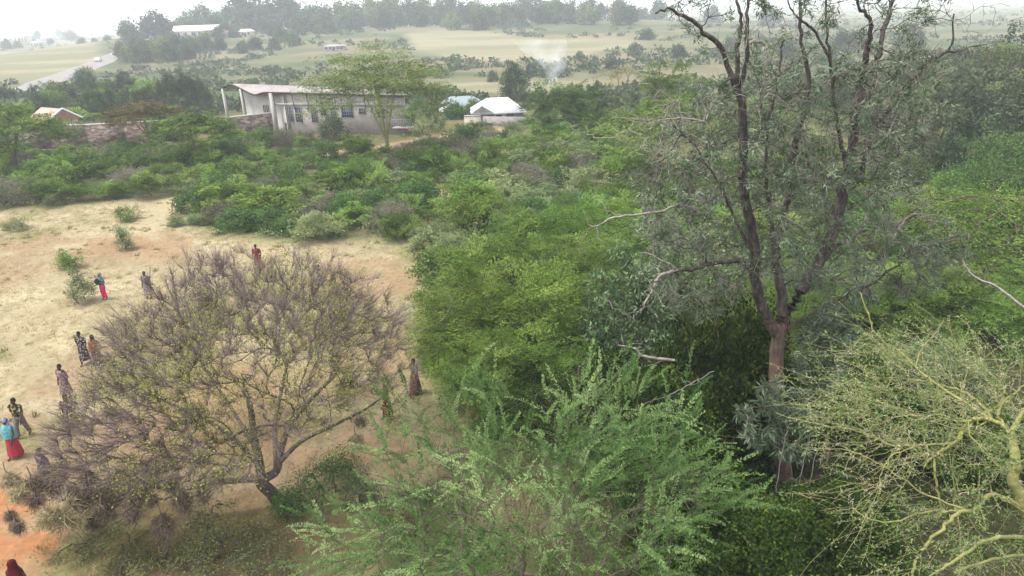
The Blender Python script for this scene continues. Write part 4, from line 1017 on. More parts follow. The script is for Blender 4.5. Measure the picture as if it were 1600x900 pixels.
def build_bare():
    rng = np.random.default_rng(501); base = at(435, 785); bx, by, _ = base
    s = Skel(60000)
    b0 = s.line([base + [0.1, 0, -.3], base + [0, 0, 0]], r=[.24, .23])
    fork = s.curve([P(424, 770, 18.3), P(410, 757, 18.2), P(408, 748, 18.2)], b0[-1], .21, .18, 4)
    left = s.curve([P(390, 748, 18.0), P(362, 751, 17.9), P(330, 755, 17.8), P(296, 763, 17.7)], fork[-2], .13, .07, 5)
    left2 = s.curve([P(230, 760, 17.6), P(160, 752, 17.8), P(95, 742, 18.2)], left[-1], .055, .02, 5, .03, rng)
    l3 = s.curve([P(250, 780, 17.0), P(190, 790, 16.8), P(120, 790, 16.8)], left[-1], .045, .02, 5, .03, rng)
    up = s.curve([P(404, 715, 18.3), P(396, 680, 18.6), P(392, 640, 18.9), P(380, 600, 19.2)], fork[-1], .15, .07, 5)
    rt = s.curve([P(432, 735, 18.6), P(438, 705, 18.9), P(452, 668, 19.3), P(480, 630, 19.6), P(520, 590, 20.1)], fork[-2], .15, .06, 5)
    rt2 = s.curve([P(470, 690, 18.8), P(520, 665, 18.8), P(570, 640, 18.9), P(610, 610, 19.2)], rt[6], .08, .025, 5)
    lf = s.curve([P(370, 690, 18.2), P(320, 655, 18.4), P(265, 630, 18.6), P(210, 610, 18.8)], up[2], .09, .03, 5)
    bk = s.curve([P(430, 660, 20.2), P(440, 610, 21.3), P(450, 560, 22.2)], rt[4], .09, .04, 5)
    bl = s.curve([P(350, 620, 19.8), P(310, 560, 21.0), P(290, 510, 21.9)], up[6], .08, .03, 5)
    s.ok[:b0[-1] + 6] = False
    cx = np.array([bx - 1.15, by + 1.3, 3.3]); n = 2700
    d = rng.normal(size=(n, 3)); d[:, 2] = np.abs(d[:, 2]) * 1.0 - .12; d = norm(d); q = (.42 + .58 * rng.random(n) ** .55)
    ph = np.arctan2(d[:, 1], d[:, 0]); lum = 1 + .06 * np.sin(ph * 5 + 1) + .05 * np.sin(ph * 9 + d[:, 2] * 5)
    T = cx + d * (q * lum)[:, None] * np.array([6.4, 5.6, 5.0])
    # the low left skirt of the crown
    T2 = np.array([at(u, v, z) for u, v, z in zip(rng.uniform(60, 380, 210), rng.uniform(650, 770, 210), rng.uniform(2.4, 4.2, 210))])
    T = np.vstack([T, T2])
    hull = [(75, 760), (75, 690), (130, 610), (175, 520), (262, 440), (330, 402), (420, 392), (560, 408), (628, 450), (630, 540), (618, 600), (580, 630), (480, 680), (400, 760), (250, 775)]
    jit = rng.normal(size=(len(T), 2)) * 16; uv = np.column_stack(px(T)) + jit
    T = T[np.array([pin(hull, a, b) for a, b in uv])]
    T = T[np.argsort(np.linalg.norm((T - (base + [-.3, .5, 2.2])) * [1, 1, 1], axis=1))]
    s.grow(T, .40, .06, rng, align=1.1, bend=.6, up=.06)
    tips = np.array(s.tips)
    s.radii(.0040, .39, .2); g = Geo(); s.tubes(g, .02)
    # fine side twigs
    idx = np.where((s.r[:s.n] < .016) & (s.par[:s.n] >= 0))[0]; k = np.repeat(idx, 11); tw = Geo()
    fac = rng.random(len(k))[:, None]; p0 = s.P[k] * fac + s.P[s.par[k]] * (1 - fac)
    radial = norm(p0 - (base + [-.6, .6, 1.2])); blades(tw, p0, s.D[k] * .5 + radial * .75 + rng.normal(size=(len(k), 3)) * .38, rng.uniform(.2, .75, len(k)), .0135, .5, rng)
    lf_ = Geo(); h = s.P[:s.n]
    rel = np.linalg.norm((h - cx) / np.array([6.3, 5.4, 4.2]), axis=1)
    pr = np.clip(1.25 - rel * .8, .1, 1) * (fbm(h[:, 0] * .8, h[:, 1] * .8 + h[:, 2], 7) > .40)
    sel = np.where((rng.random(s.n) < pr * 1.6) & (s.r[:s.n] < .03) & (s.par[:s.n] >= 0))[0]
    tuft(lf_, s.P[sel], s.D[sel], rng, 16, .07, .032, None, .95, 0, .24)
    print('bare', s.n, len(idx), len(sel))
    hero('leafless_thorn_tree', 'wide spreading thorn tree, nearly leafless and mauve brown, on the clearing', base, [('trunk', g, 'bark_limb'), ('twigs', tw, 'twig'), ('sparse_leaves', lf_, 'bare_leaf')])
    return s
BARE = build_bare()

def plume(g, s, idx, rng, n, L, W, flat=.5, step=.2):
    """feathery leaves set comb-like on both sides of thin twigs"""
    k = np.repeat(idx, n); M_ = len(k); ax = s.D[k]
    up = np.array([0, 0, 1.0]) + rng.normal(size=(len(idx), 3)) * .45
    side = norm(np.cross(ax, np.repeat(up, n, 0))); nr = norm(np.cross(side, ax)); sg = np.sign(rng.random(M_) - .5)[:, None]
    pos = s.P[k] - ax * (rng.random(M_) * step)[:, None]
    d = ax * rng.uniform(.2, .8, M_)[:, None] + side * sg + nr * rng.normal(size=M_)[:, None] * flat
    tb = fbm(s.P[idx][:, 0] * 1.3, s.P[idx][:, 1] * 1.3 + s.P[idx][:, 2] * .9, 61, 3)
    tint = np.clip((np.repeat(tb, n) - .5) * 2.0 + .5 + rng.normal(size=M_) * .17, 0, 1)
    leaves(g, pos, d, nr + rng.normal(size=(M_, 3)) * .4, L * rng.uniform(.6, 1.25, M_), W * rng.uniform(.7, 1.2, M_), tint)

def feathers(g, gw, st, dr, rng, n, Ls, L, W):
    """long feathery shoots: a thin axis with small leaves set closely along both sides, shorter towards the tip"""
    N = len(st); t = np.linspace(0, 1, 5)[None, :, None]; droop = np.array([0, 0, -1.0])
    side = norm(np.cross(dr, [0, 0, 1.0] + rng.normal(size=dr.shape) * .5)); nr = norm(np.cross(side, dr)); bendv = side * rng.normal(size=(N, 1)) * .18 - [0, 0, .26]
    for i in range(4):
        a = st + dr * (Ls * i / 4)[:, None] + bendv * (Ls * (i / 4) ** 2)[:, None]; b = st + dr * (Ls * (i + 1) / 4)[:, None] + bendv * (Ls * ((i + 1) / 4) ** 2)[:, None]
        V = np.stack([a - side * .004, a + side * .004, b + side * .003, b - side * .003], 1); g.add(V.reshape(-1, 3), np.arange(N * 4).reshape(-1, 4), .25)
    k = np.repeat(np.arange(N), n); u = rng.random(N * n) ** .8; sg = np.sign(rng.random(N * n) - .5)[:, None]
    pos = st[k] + dr[k] * (Ls[k] * u)[:, None] + bendv[k] * (Ls[k] * u * u)[:, None]
    d = dr[k] * .75 + side[k] * sg + nr[k] * rng.normal(size=(N * n, 1)) * .35
    tb = fbm(st[:, 0] * 1.2, st[:, 1] * 1.2 + st[:, 2] * .9, 61, 3); tint = np.clip((tb[k] - .5) * 1.8 + .36 + rng.normal(size=N)[k] * .18 + .25 * u + rng.normal(size=N * n) * .13, 0, 1)
    leaves(g, pos, d, nr[k] + rng.normal(size=(N * n, 3)) * .3, L * (1.15 - .7 * u) * rng.uniform(.8, 1.3, N * n), W * rng.uniform(.8, 1.3, N * n), tint)

def in_px(poly, rng, n, Y0, Y1, z0, z1):
    us = [p[0] for p in poly]; vs = [p[1] for p in poly]; out = []; t = 0
    while len(out) < n and t < n * 40:
        t += 1; u, v = rng.uniform(min(us), max(us)), rng.uniform(min(vs), max(vs))
        if not pin(poly, u, v): continue
        q = P(u, v, rng.uniform(Y0, Y1))
        if z0 < q[2] < z1: out.append(q)
    return np.array(out)

def build_fore():
    rng = np.random.default_rng(502); base = np.array([.35, 9.6, 0.0]); base[2] = tz(.35, 9.6)
    s = Skel(60000); b0 = s.curve([base + [0, 0, -.3], base + [.05, 0, .8], base + [.1, .1, 1.8]], r0=.22, r1=.16)
    for a, l, z in ((.3, 1.6, 4.2), (1.5, 1.3, 5.0), (2.6, 1.9, 4.0), (3.7, 1.6, 3.8), (5.0, 1.5, 4.2), (1.0, .6, 5.6)):
        s.curve([base + [math.cos(a) * l * .4, math.sin(a) * l * .4, 2.8], base + [math.cos(a) * l, math.sin(a) * l, z]], b0[-1], sub=5)
    poly = [(495, 800), (560, 745), (590, 650), (640, 600), (690, 640), (740, 575), (775, 640), (820, 690), (860, 620), (900, 600), (930, 570), (1015, 555), (1040, 640), (1080, 690), (1155, 735), (1140, 790), (1060, 850), (1100, 960), (450, 960)]
    T = in_px(poly, rng, 800, 8.3, 12.8, 2.8, 8.3)
    core = [(600, 760), (700, 700), (850, 650), (1010, 600), (1130, 740), (1050, 900), (560, 930)]
    T = np.vstack([T, in_px(core, rng, 500, 8.0, 12.0, 3.0, 7.8)])
    T = T[np.argsort(np.linalg.norm((T - (base + [0, .4, 3.2])), axis=1))]
    s.grow(T, .3, .06, rng, align=1.0, bend=.6, up=.08)
    tips = np.array(s.tips); s.radii(.0038, .42, .2); g = Geo(); s.tubes(g, .02)
    lead = np.array([P(u, v, y) for u, v, y in ((748, 590, 12.3), (770, 605, 12.0), (728, 625, 12.2), (930, 600, 11.2), (905, 620, 11.3), (955, 610, 11.1), (1010, 580, 11.6), (985, 615, 11.4), (880, 655, 11.2), (610, 620, 12.4), (640, 640, 12.2), (530, 785, 10.4), (1130, 745, 10.2), (1100, 765, 10.0), (1060, 610, 11.6))])
    thin = np.where((s.r[:s.n] < .010) & (s.par[:s.n] > 20))[0]; thin = thin[rng.random(len(thin)) < np.clip((fbm(s.P[thin][:, 0] * .9, s.P[thin][:, 1] * .9 + s.P[thin][:, 2], 15, 2) - .32) * 3.2, .3, 1)]
    up_, vp_ = px(s.P[thin]); thin = thin[(up_ > 730) | (rng.random(len(thin)) < .42)]
    st = np.vstack([s.P[thin], np.repeat(lead, 7, 0) + rng.normal(size=(len(lead) * 7, 3)) * [.22, .3, .3] - [0, 0, .25]])
    cen = base + [0, .5, 3.0]; out_ = norm(st - cen)
    dr = norm(out_ * np.array([1, 1, .45]) * .8 + np.vstack([s.D[thin], np.tile([0, 0, 2.6], (len(lead) * 7, 1))]) * .55 + rng.normal(size=st.shape) * .36)
    lf_ = Geo(); feathers(lf_, g, st, dr, rng, 78, rng.uniform(.4, 1.25, len(st)), .075, .0165)
    idx = thin
    print('fore', s.n, len(idx))
    hero('feathery_acacia', 'feathery bright green acacia in the middle foreground', base, [('trunk', g, 'stem'), ('foliage', lf_, 'fore')])
build_fore()

def build_silky():
    rng = np.random.default_rng(503); base = on(1226, 17.3); s = Skel(50000); Y = 17.3
    def c(pts, par, r0, r1, sub=5): return s.curve([P(u, v, y) for u, v, y in pts], par, r0 * .88, r1 * .8, sub, .018, rng)
    t0 = s.line([base + [0, 0, -.3], base + [0, 0, .2]], r=[.34, .31])
    tr = c([(1222, 720, 17.3), (1216, 640, 17.3), (1214, 560, 17.35), (1216, 512, 17.4)], t0[-1], .29, .22)
    A = c([(1203, 503, 17.3), (1191, 478, 17.2), (1178, 430, 17.0), (1179, 390, 16.9), (1172, 345, 16.8), (1160, 290, 16.7), (1161, 244, 16.6), (1160, 169, 16.5), (1150, 135, 16.5)], tr[-3], .18, .115)
    c([(1128, 79, 16.4), (1105, 53, 16.2), (1075, 30, 16.0), (1049, 15, 15.9), (1022, 19, 15.7)], A[-1], .09, .025)
    c([(1154, 75, 16.5), (1158, 38, 16.6), (1152, 0, 16.6), (1150, -60, 16.6)], A[-1], .085, .03)
    c([(1167, 94, 16.6), (1166, 40, 16.8), (1172, -10, 16.9), (1180, -80, 17.0)], A[-3], .07, .03)
    A2 = c([(1160, 410, 16.6), (1125, 409, 16.3), (1087, 419, 16.0), (1057, 422, 15.8)], A[14], .09, .055)
    A3 = c([(1150, 350, 16.6), (1130, 300, 16.3), (1100, 250, 16.0), (1075, 215, 15.8)], A[18], .06, .02)
    B = c([(1223, 480, 17.5), (1213, 417, 17.5), (1212, 380, 17.6), (1222, 340, 17.8), (1235, 300, 17.9), (1240, 233, 18.0), (1262, 150, 18.2), (1259, 94, 18.3), (1250, 40, 18.3), (1256, -60, 18.4)], tr[-1], .17, .05)
    c([(1205, 340, 17.2), (1195, 280, 17.0), (1200, 200, 16.9), (1215, 130, 16.9), (1225, 60, 17.0)], B[10], .08, .03)
    D = c([(1250, 455, 17.7), (1285, 405, 17.9), (1308, 340, 18.0), (1318, 290, 18.0), (1327, 259, 18.0), (1334, 210, 18.0), (1340, 165, 18.0), (1351, 120, 18.0)], tr[-2], .20, .135)
    c([(1370, 90, 18.1), (1379, 56, 18.2), (1391, 15, 18.3), (1405, -40, 18.4), (1415, -110, 18.4)], D[-1], .105, .04)
    c([(1355, 75, 17.8), (1360, 35, 17.7), (1342, 5, 17.6), (1330, -50, 17.6)], D[-1], .095, .035)
    E = c([(1318, 240, 17.4), (1310, 200, 17.2), (1302, 150, 17.1), (1297, 86, 17.0), (1291, 30, 17.0), (1292, -50, 17.0)], D[-18], .085, .03)
    c([(1278, 56, 16.9), (1259, 36, 16.8), (1237, 19, 16.7), (1225, -20, 16.6)], E[-12], .05, .02)
    F_ = c([(1345, 280, 18.4), (1360, 215, 18.6), (1398, 158, 18.8), (1420, 131, 18.9), (1450, 98, 19.0), (1484, 75, 19.1), (1492, 20, 19.2)], D[-16], .10, .03)
    c([(1500, 78, 19.2), (1540, 70, 19.3)], F_[-8], .03, .012)
    c([(1311, 383, 18.1), (1352, 360, 18.3), (1400, 352, 18.4), (1440, 330, 18.5)], D[8], .07, .02)
    c([(1330, 455, 17.9), (1363, 443, 17.9), (1400, 415, 18.0), (1434, 394, 18.1), (1500, 372, 18.3)], tr[-2], .06, .018)
    c([(1190, 640, 16.9), (1205, 622, 16.8)], tr[8], .09, .05)
    lp = c([(1250, 755, 16.8), (1278, 745, 16.6), (1292, 712, 16.6), (1290, 680, 16.8)], tr[2], .12, .05)
    s.ok[:tr[-1] - 3] = False
    mainp = [(985, 300), (1020, 200), (1090, 150), (1180, 90), (1300, 110), (1420, 70), (1480, 90), (1450, 200), (1430, 330), (1340, 470), (1240, 450), (1120, 405), (1000, 370)]
    topp = [(1020, 30), (1080, -40), (1200, -120), (1420, -160), (1500, 20), (1420, 90), (1320, 100), (1200, 100), (1110, 100)]
    lowp = [(1145, 625), (1190, 595), (1240, 600), (1270, 640), (1262, 715), (1180, 710)]
    lowr = [(1245, 520), (1280, 470), (1330, 470), (1335, 540), (1285, 640), (1250, 600)]
    midl = [(1020, 470), (1020, 340), (1160, 380), (1170, 470), (1090, 500)]
    rightp = [(1330, 470), (1340, 400), (1480, 350), (1520, 400), (1440, 470)]
    T = np.vstack([in_px(mainp, rng, 740, 14.8, 20.2, 3, 15), in_px(topp, rng, 110, 15.3, 19.8, 10, 20), in_px(lowp, rng, 110, 15.9, 17.4, .6, 9), in_px(lowr, rng, 120, 16.9, 18.6, 1, 9), in_px(midl, rng, 70, 15.2, 18, 3, 12), in_px(rightp, rng, 70, 16.8, 19, 3, 12)])
    T = T[np.argsort([np.min(np.linalg.norm(s.P[:s.n:3] - q, axis=1)) for q in T])]
    s.grow(T, .25, .16, rng, align=.5, bend=.45, up=.05)
    tips = np.array(s.tips); nn = s.n
    s.radii(.008, .42, .2)
    g = Geo(); s.tubes(g, .02)
    lf_ = Geo()
    # fern-like leaves in rosettes at the twig ends and along the twigs
    low = np.array([s.P[i][2] < 6.6 and abs(px(s.P[i])[0] - 1235) < 110 for i in tips]); lt_ = tips[low]; tips = tips[~low]
    tuft(lf_, s.P[lt_], s.D[lt_], rng, 26, .26, .055, None, .8, .25, .05)
    tuft(lf_, s.P[tips], s.D[tips], rng, 36, .155, .03, None, .72, .1, .07)
    thin = np.where((s.r[:nn] < .014) & (s.par[:nn] >= 0))[0]; thin = thin[rng.random(len(thin)) < .2]
    tuft(lf_, s.P[thin], s.D[thin], rng, 8, .17, .028, None, .85, .15, .05)
    tw = Geo(); allthin = np.where((s.r[:nn] < .02) & (s.par[:nn] >= 0))[0]; allthin = allthin[s.P[allthin][:, 2] > 6.3]; k = np.repeat(allthin, 5); blades(tw, s.P[k], s.D[k] * .6 + rng.normal(size=(len(k), 3)) * .7, rng.uniform(.15, .7, len(k)), .015, .5, rng)
    print('silky', s.n, len(tips), len(thin))
    r = hero('silky_oak', 'tall dark stemmed tree with grey green ferny leaves reaching out of the top', base, [('trunk', g, 'bark_silky'), ('twigs', tw, 'twig_grey'), ('foliage', lf_, 'silky')])
    # dead weathered limbs
    def dead(pts, r0, r1, tw=0, label=None):
        q = Skel(4000); i0 = q.curve([P(u, v, y) for u, v, y in pts], -1, r0, r1, 6, .012, rng)
        if tw:
            ctr = q.P[rng.integers(len(i0) // 3, len(i0), tw)]; q.grow(ctr + rng.normal(size=(tw, 3)) * np.array([.45, .45, .4]) - [0, 0, .15], .16, .22, rng, up=-.05)
        q.radii(.006, .4, .05); gd = Geo(); q.tubes(gd, .02); gd.V = [v - base for v in gd.V]; part('dead_branch', gd, 'bark_dead', r, label=label)
    dead([(1057, 422, 15.8), (1030, 432, 15.6), (1022, 448, 15.5), (1008, 473, 15.4), (1000, 488, 15.4)], .05, .022, 5, 'pale bare end of the low left limb')
    dead([(1057, 422, 15.8), (1049, 414, 15.7), (1020, 400, 15.5), (996, 394, 15.4)], .035, .015, 3)
    dead([(1030, 434, 15.6), (1045, 452, 15.5), (1065, 462, 15.5), (1090, 460, 15.6)], .02, .01, 3)
    dead([(1090, 330, 15.9), (1060, 320, 15.6), (1029, 331, 15.4), (967, 339, 15.1), (927, 355, 14.9)], .045, .016, 8, 'bare stub reaching left over the green acacias')
    dead([(1200, 200, 16.2), (1185, 165, 16.0), (1205, 148, 15.9), (1230, 165, 15.8), (1250, 200, 15.8), (1262, 240, 15.8)], .03, .012, 60)
    dead([(1100, 190, 16.0), (1060, 185, 15.8), (1020, 188, 15.6), (958, 184, 15.3)], .03, .010, 70, 'tangle of dead twigs at the left of the crown')
    dead([(1120, 230, 16.0), (1080, 210, 15.8), (1050, 160, 15.6), (1035, 200, 15.5)], .022, .009, 60)
    dead([(1268, 175, 16.2), (1258, 215, 16.1), (1275, 250, 16.0), (1268, 290, 15.9)], .03, .012, 50)
    dead([(1390, 300, 18.3), (1430, 310, 18.5), (1470, 330, 18.6)], .025, .01, 18)
    dead([(1395, 375, 17.9), (1412, 345, 18.0), (1430, 335, 18.0), (1475, 338, 18.2)], .035, .012, 24, 'pale forked dead branch on the right')
    dead([(1390, 158, 18.6), (1440, 40, 18.8), (1500, 30, 19.0), (1540, 5, 19.2)], .02, .008, 22)
    for u in (1160, 1195, 1222, 1240): dead([(u, 20, 16.6), (u + 8, 60, 16.4), (u - 2, 120, 16.3), (u + 4, 165, 16.2)], .012, .006, 8)
    for u, v in ((1216, 690), (1250, 700), (1262, 720)): dead([(u + 18, v - 30, 15.9), (u + 2, v + 40, 15.6), (u - 4, v + 100, 15.3), (u + 2, v + 140, 15.1)], .016, .007, 14)
    return s
build_silky()

def build_fever():
    rng = np.random.default_rng(504); s = Skel(60000); base = on(1625, 8.9)
    def c(pts, par, r0, r1, sub=5): return s.curve([P(u, v, y) for u, v, y in pts], par, r0 * .68, r1 * .8, sub, .01, rng)
    t0 = s.line([base + [0.2, 0, -.3], base + [.15, 0, .5]], r=[.23, .2])
    tr = c([(1640, 900, 8.9), (1603, 800, 9.0), (1584, 752, 9.1), (1586, 715, 9.2), (1580, 680, 9.4)], t0[-1], .15, .085)
    L1 = c([(1560, 775, 8.9), (1540, 777, 8.7), (1524, 796, 8.6), (1495, 803, 8.5), (1478, 820, 8.4), (1453, 845, 8.3), (1431, 875, 8.2), (1424, 905, 8.1)], tr[9], .065, .03)
    U = c([(1567, 665, 9.5), (1545, 655, 9.6), (1525, 654, 9.7), (1508, 664, 9.8), (1496, 688, 9.7), (1464, 711, 9.6), (1461, 740, 9.5), (1465, 771, 9.4), (1473, 802, 9.3)], tr[-1], .06, .022)
    S_ = c([(1495, 690, 9.7), (1450, 696, 9.8), (1397, 696, 9.9), (1359, 681, 10.1), (1321, 670, 10.3), (1264, 660, 10.6), (1211, 645, 10.9)], U[20], .04, .009)
    c([(1390, 715, 9.8), (1378, 740, 9.7), (1376, 765, 9.6), (1397, 777, 9.5), (1420, 792, 9.4)], S_[10], .022, .010)
    c([(1340, 640, 10.6), (1332, 655, 10.5)], S_[18], .016, .01)
    c([(1540, 640, 10.1), (1510, 615, 10.5), (1465, 600, 11.0), (1420, 592, 11.4), (1360, 590, 11.9)], U[8], .045, .012)
    c([(1560, 640, 10.0), (1590, 610, 10.5), (1620, 590, 11.0)], U[2], .04, .015)
    G_ = c([(1450, 590, 11.2), (1410, 552, 11.8), (1372, 526, 12.2), (1356, 492, 12.4), (1346, 458, 12.6)], U[8], .036, .012)
    c([(1440, 545, 12.0), (1462, 520, 12.4), (1475, 500, 12.7)], G_[6], .02, .008)
    c([(1600, 840, 8.5), (1560, 840, 8.2), (1520, 855, 8.0), (1485, 880, 7.8), (1450, 900, 7.7)], tr[6], .07, .02)
    c([(1570, 870, 8.1), (1530, 880, 7.9), (1490, 895, 7.7)], tr[5], .05, .02)
    c([(1600, 640, 9.8), (1640, 600, 10.2), (1680, 570, 10.8)], tr[-1], .06, .02)
    c([(1440, 800, 8.9), (1400, 815, 8.8), (1360, 812, 8.9), (1330, 795, 9.1), (1300, 800, 9.2)], L1[18], .026, .009)
    c([(1440, 770, 9.2), (1400, 740, 9.4), (1330, 705, 9.9), (1250, 700, 10.4)], L1[16], .024, .008)
    s.ok[:t0[-1] + 6] = False
    poly = [(1240, 650), (1265, 575), (1340, 515), (1420, 480), (1520, 500), (1700, 540), (1700, 960), (1380, 960), (1310, 860), (1290, 760)]
    T = in_px(poly, rng, 700, 7.6, 12.9, 4.9, 9.1)
    top = [(1300, 540), (1420, 500), (1600, 540), (1600, 720), (1400, 690), (1260, 650)]
    T = np.vstack([T, in_px(top, rng, 330, 9.0, 12.9, 5.6, 8.8)])
    uv = np.column_stack(px(T)); T = T[(uv[:, 1] < 735) | (uv[:, 0] > 1480) & (rng.random(len(T)) < .6) | (rng.random(len(T)) < .3)]
    cc = P(1500, 690, 9.7); T = T[np.argsort(np.linalg.norm(T - cc, axis=1))]
    s.grow(T, .26, .09, rng, align=1.1, bend=.6, up=.02)
    thin0 = np.where(s.par[:s.n] > 30)[0]; thin0 = thin0[rng.random(len(thin0)) < .25]; c0 = P(1640, 740, 9.0)
    for i in thin0:                                   # long sweeping whip shoots
        d0 = norm((s.P[i] - c0) * [1, 1, .35]); d0 = norm(d0 * .9 + s.D[i] * .25 + rng.normal(size=3) * .33); l = rng.uniform(.45, 1.25); bv = rng.normal(size=3) * .12 + [0, 0, -.08]
        q = s.P[i] + d0 * l; uq, vq = px(q)
        if uq < 1205 or vq < 470: continue
        s.line([s.P[i] + d0 * l * t_ + bv * l * t_ * t_ + rng.normal(size=3) * .012 for t_ in (.2, .4, .6, .8, 1.0)], i)
    s.radii(.0034, .36, .1); g = Geo(); s.tubes(g, .012)
    thin = np.where((s.r[:s.n] < .010) & (s.par[:s.n] >= 0))[0]
    lf_ = Geo(); nz = fbm(s.P[thin][:, 0] * 1.1, s.P[thin][:, 1] * 1.1 + s.P[thin][:, 2], 9)
    sel = thin[(rng.random(len(thin)) < np.clip((nz - .37) * 2.2, .05, .8))]
    tuft(lf_, s.P[sel], s.D[sel], rng, 10, .07, .022, None, .85, 0, .05)
    th = Geo(); k = np.repeat(thin, 3); fac = rng.random(len(k))[:, None]
    blades(th, s.P[k] * fac + s.P[s.par[k]] * (1 - fac), rng.normal(size=(len(k), 3)) + s.D[k] * .3, rng.uniform(.03, .085, len(k)), .006, .5, rng)
    print('fever', s.n, len(thin), len(sel))
    hero('fever_tree', 'yellow barked thorny tree spreading across the bottom right corner', base, [('trunk', g, 'bark_fever'), ('thorns', th, 'thornspike'), ('leaflets', lf_, 'fever_leaf')])
build_fever()

# ------------------------------------------------------------------ nearer bushes on the right half
NEAR = {
    'thorn': [make_thorn(k, 'thorn', 3.2, 4.8, 135, 225, .15, .043, .85, .05, 1.0, .12) for k in (601, 602, 603)],
    'pale': [make_thorn(k, 'thorn_dusty', 2.4, 3.2, 80, 210, .14, .035, .7, .05, 1.0, .15) for k in (611, 612)],
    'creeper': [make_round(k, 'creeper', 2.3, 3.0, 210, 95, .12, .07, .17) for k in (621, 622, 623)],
    'silver': [make_round(k, 'silver', 1.9, 4.0, 210, 34, .21, .065, .12) for k in (631, 632)],
}
NM = {'thorn': ('bright_acacia', 'tree'), 'pale': ('pale_acacia', 'shrub'), 'creeper': ('creeper_bush', 'bush'), 'silver': ('silver_leaved_tree', 'tree')}
for kd, v_, u, Y, s, sq, lab in (
        ('thorn', 0, 745, 28.5, .95, 1.0, 'bright green acacia right of the leafless tree, leftmost of its clump'),
        ('thorn', 1, 845, 27.0, .95, 1.0, 'bright green acacia in the middle of its clump'),
        ('thorn', 2, 800, 34.5, 1.0, 1.0, 'bright green acacia at the back of its clump'),
        ('thorn', 0, 930, 32.0, .95, .95, 'bright green acacia under the bare stub of the silky oak'),
        ('thorn', 1, 905, 41.0, .9, .9, 'layered green acacia behind the bright green clump'),
        ('thorn', 2, 1010, 38.0, .9, .9, 'green acacia behind the silver leaved tree'),
        ('thorn', 1, 770, 24.8, .66, .8, 'low green acacia in front of the bright clump, left one'),
        ('thorn', 2, 860, 24.6, .7, .85, 'low green acacia in front of the bright clump, right one'),
        ('thorn', 0, 705, 27.5, .55, .7, 'small green acacia at the lower left of the bright clump'),
        ('pale', 0, 700, 31.5, .8, .9, 'pale thorny acacia at the left edge of the bright green clump'),
        ('pale', 1, 720, 39.5, .9, .8, 'pale acacia above the bright green clump'),
        ('pale', 0, 690, 44.0, .8, .7, 'pale scrubby acacia beside the bare soil patch'),
        ('silver', 0, 975, 26.0, 1.1, 1.25, 'silver leaved small tree left of the silky oak'),
        ('silver', 1, 1040, 27.5, 1.15, 1.15, 'silver leaved small tree close behind the white dead branch'),
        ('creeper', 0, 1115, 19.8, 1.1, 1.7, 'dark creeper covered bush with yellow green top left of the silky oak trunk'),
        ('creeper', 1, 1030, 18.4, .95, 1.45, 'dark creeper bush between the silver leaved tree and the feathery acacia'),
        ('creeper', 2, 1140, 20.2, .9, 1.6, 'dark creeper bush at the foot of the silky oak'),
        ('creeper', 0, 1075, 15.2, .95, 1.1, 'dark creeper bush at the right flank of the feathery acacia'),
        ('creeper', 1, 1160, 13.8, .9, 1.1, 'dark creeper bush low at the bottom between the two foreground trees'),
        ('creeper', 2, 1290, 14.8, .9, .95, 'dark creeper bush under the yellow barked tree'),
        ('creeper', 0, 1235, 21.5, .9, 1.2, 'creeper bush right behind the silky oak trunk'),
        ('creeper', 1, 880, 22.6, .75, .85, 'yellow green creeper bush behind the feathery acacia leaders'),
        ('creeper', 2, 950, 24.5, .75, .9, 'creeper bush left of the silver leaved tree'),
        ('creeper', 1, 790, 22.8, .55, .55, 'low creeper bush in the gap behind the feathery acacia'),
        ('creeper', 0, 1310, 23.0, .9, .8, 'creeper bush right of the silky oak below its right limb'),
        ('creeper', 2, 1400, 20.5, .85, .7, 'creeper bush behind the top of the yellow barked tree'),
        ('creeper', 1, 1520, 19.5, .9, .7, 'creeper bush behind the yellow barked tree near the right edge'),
        ('thorn', 0, 1390, 29.5, .75, .8, 'green acacia beyond the yellow barked tree, leftmost of three'),
        ('thorn', 1, 1480, 31.0, .8, .7, 'green acacia beyond the yellow barked tree, middle of three'),
        ('thorn', 2, 1590, 28.0, .85, .8, 'green acacia beyond the yellow barked tree, rightmost of three'),
        ('pale', 1, 1460, 24.5, .8, .7, 'pale acacia between the yellow barked tree and the scrub'),
        ('thorn', 2, 1150, 29.0, .8, .75, 'green acacia seen between the stems left of the silky oak fork'),
        ('thorn', 0, 1270, 31.0, .8, .75, 'green acacia seen right of the silky oak fork')):
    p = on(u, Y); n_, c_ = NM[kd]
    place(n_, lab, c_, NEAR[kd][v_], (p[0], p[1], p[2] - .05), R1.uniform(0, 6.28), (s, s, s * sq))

# white dead branches and bleached leaves among the bushes
def fallen(pts, r0, label):
    q = Skel(600); rng = np.random.default_rng(int(pts[0][0])); q.curve([P(*a) for a in pts], -1, r0, r0 * .4, 6, .01, rng)
    i = rng.integers(4, q.n, 8); q.grow(q.P[i] + rng.normal(size=(8, 3)) * .3, .15, .2, rng); q.radii(.007, .4, .03); g = Geo(); b = q.P[0].copy(); q.tubes(g, .02); g.V = [v - b for v in g.V]
    tag(link('dead_branch', g.mesh('dead_branch', M['bark_dead']), None, b), label, 'branch')
fallen([(1053, 563, 17.4), (1007, 557, 17.3), (990, 544, 17.3), (965, 540, 17.2)], .05, 'white bleached dead branch lying on the dark bushes')
fallen([(1115, 580, 16.2), (1080, 600, 15.9), (1050, 615, 15.7), (1010, 630, 15.5)], .02, 'thin grey dead branch below the bleached one')
fallen([(1600, 480, 20.0), (1560, 450, 20.6), (1520, 430, 21.2), (1500, 400, 21.6)], .05, 'brown dead branch slanting down at the right edge')
fallen([(650, 520, 27.0), (690, 500, 26.8), (705, 470, 27.2), (690, 440, 27.6)], .02, 'dry pale twigs at the left edge of the bright acacias')

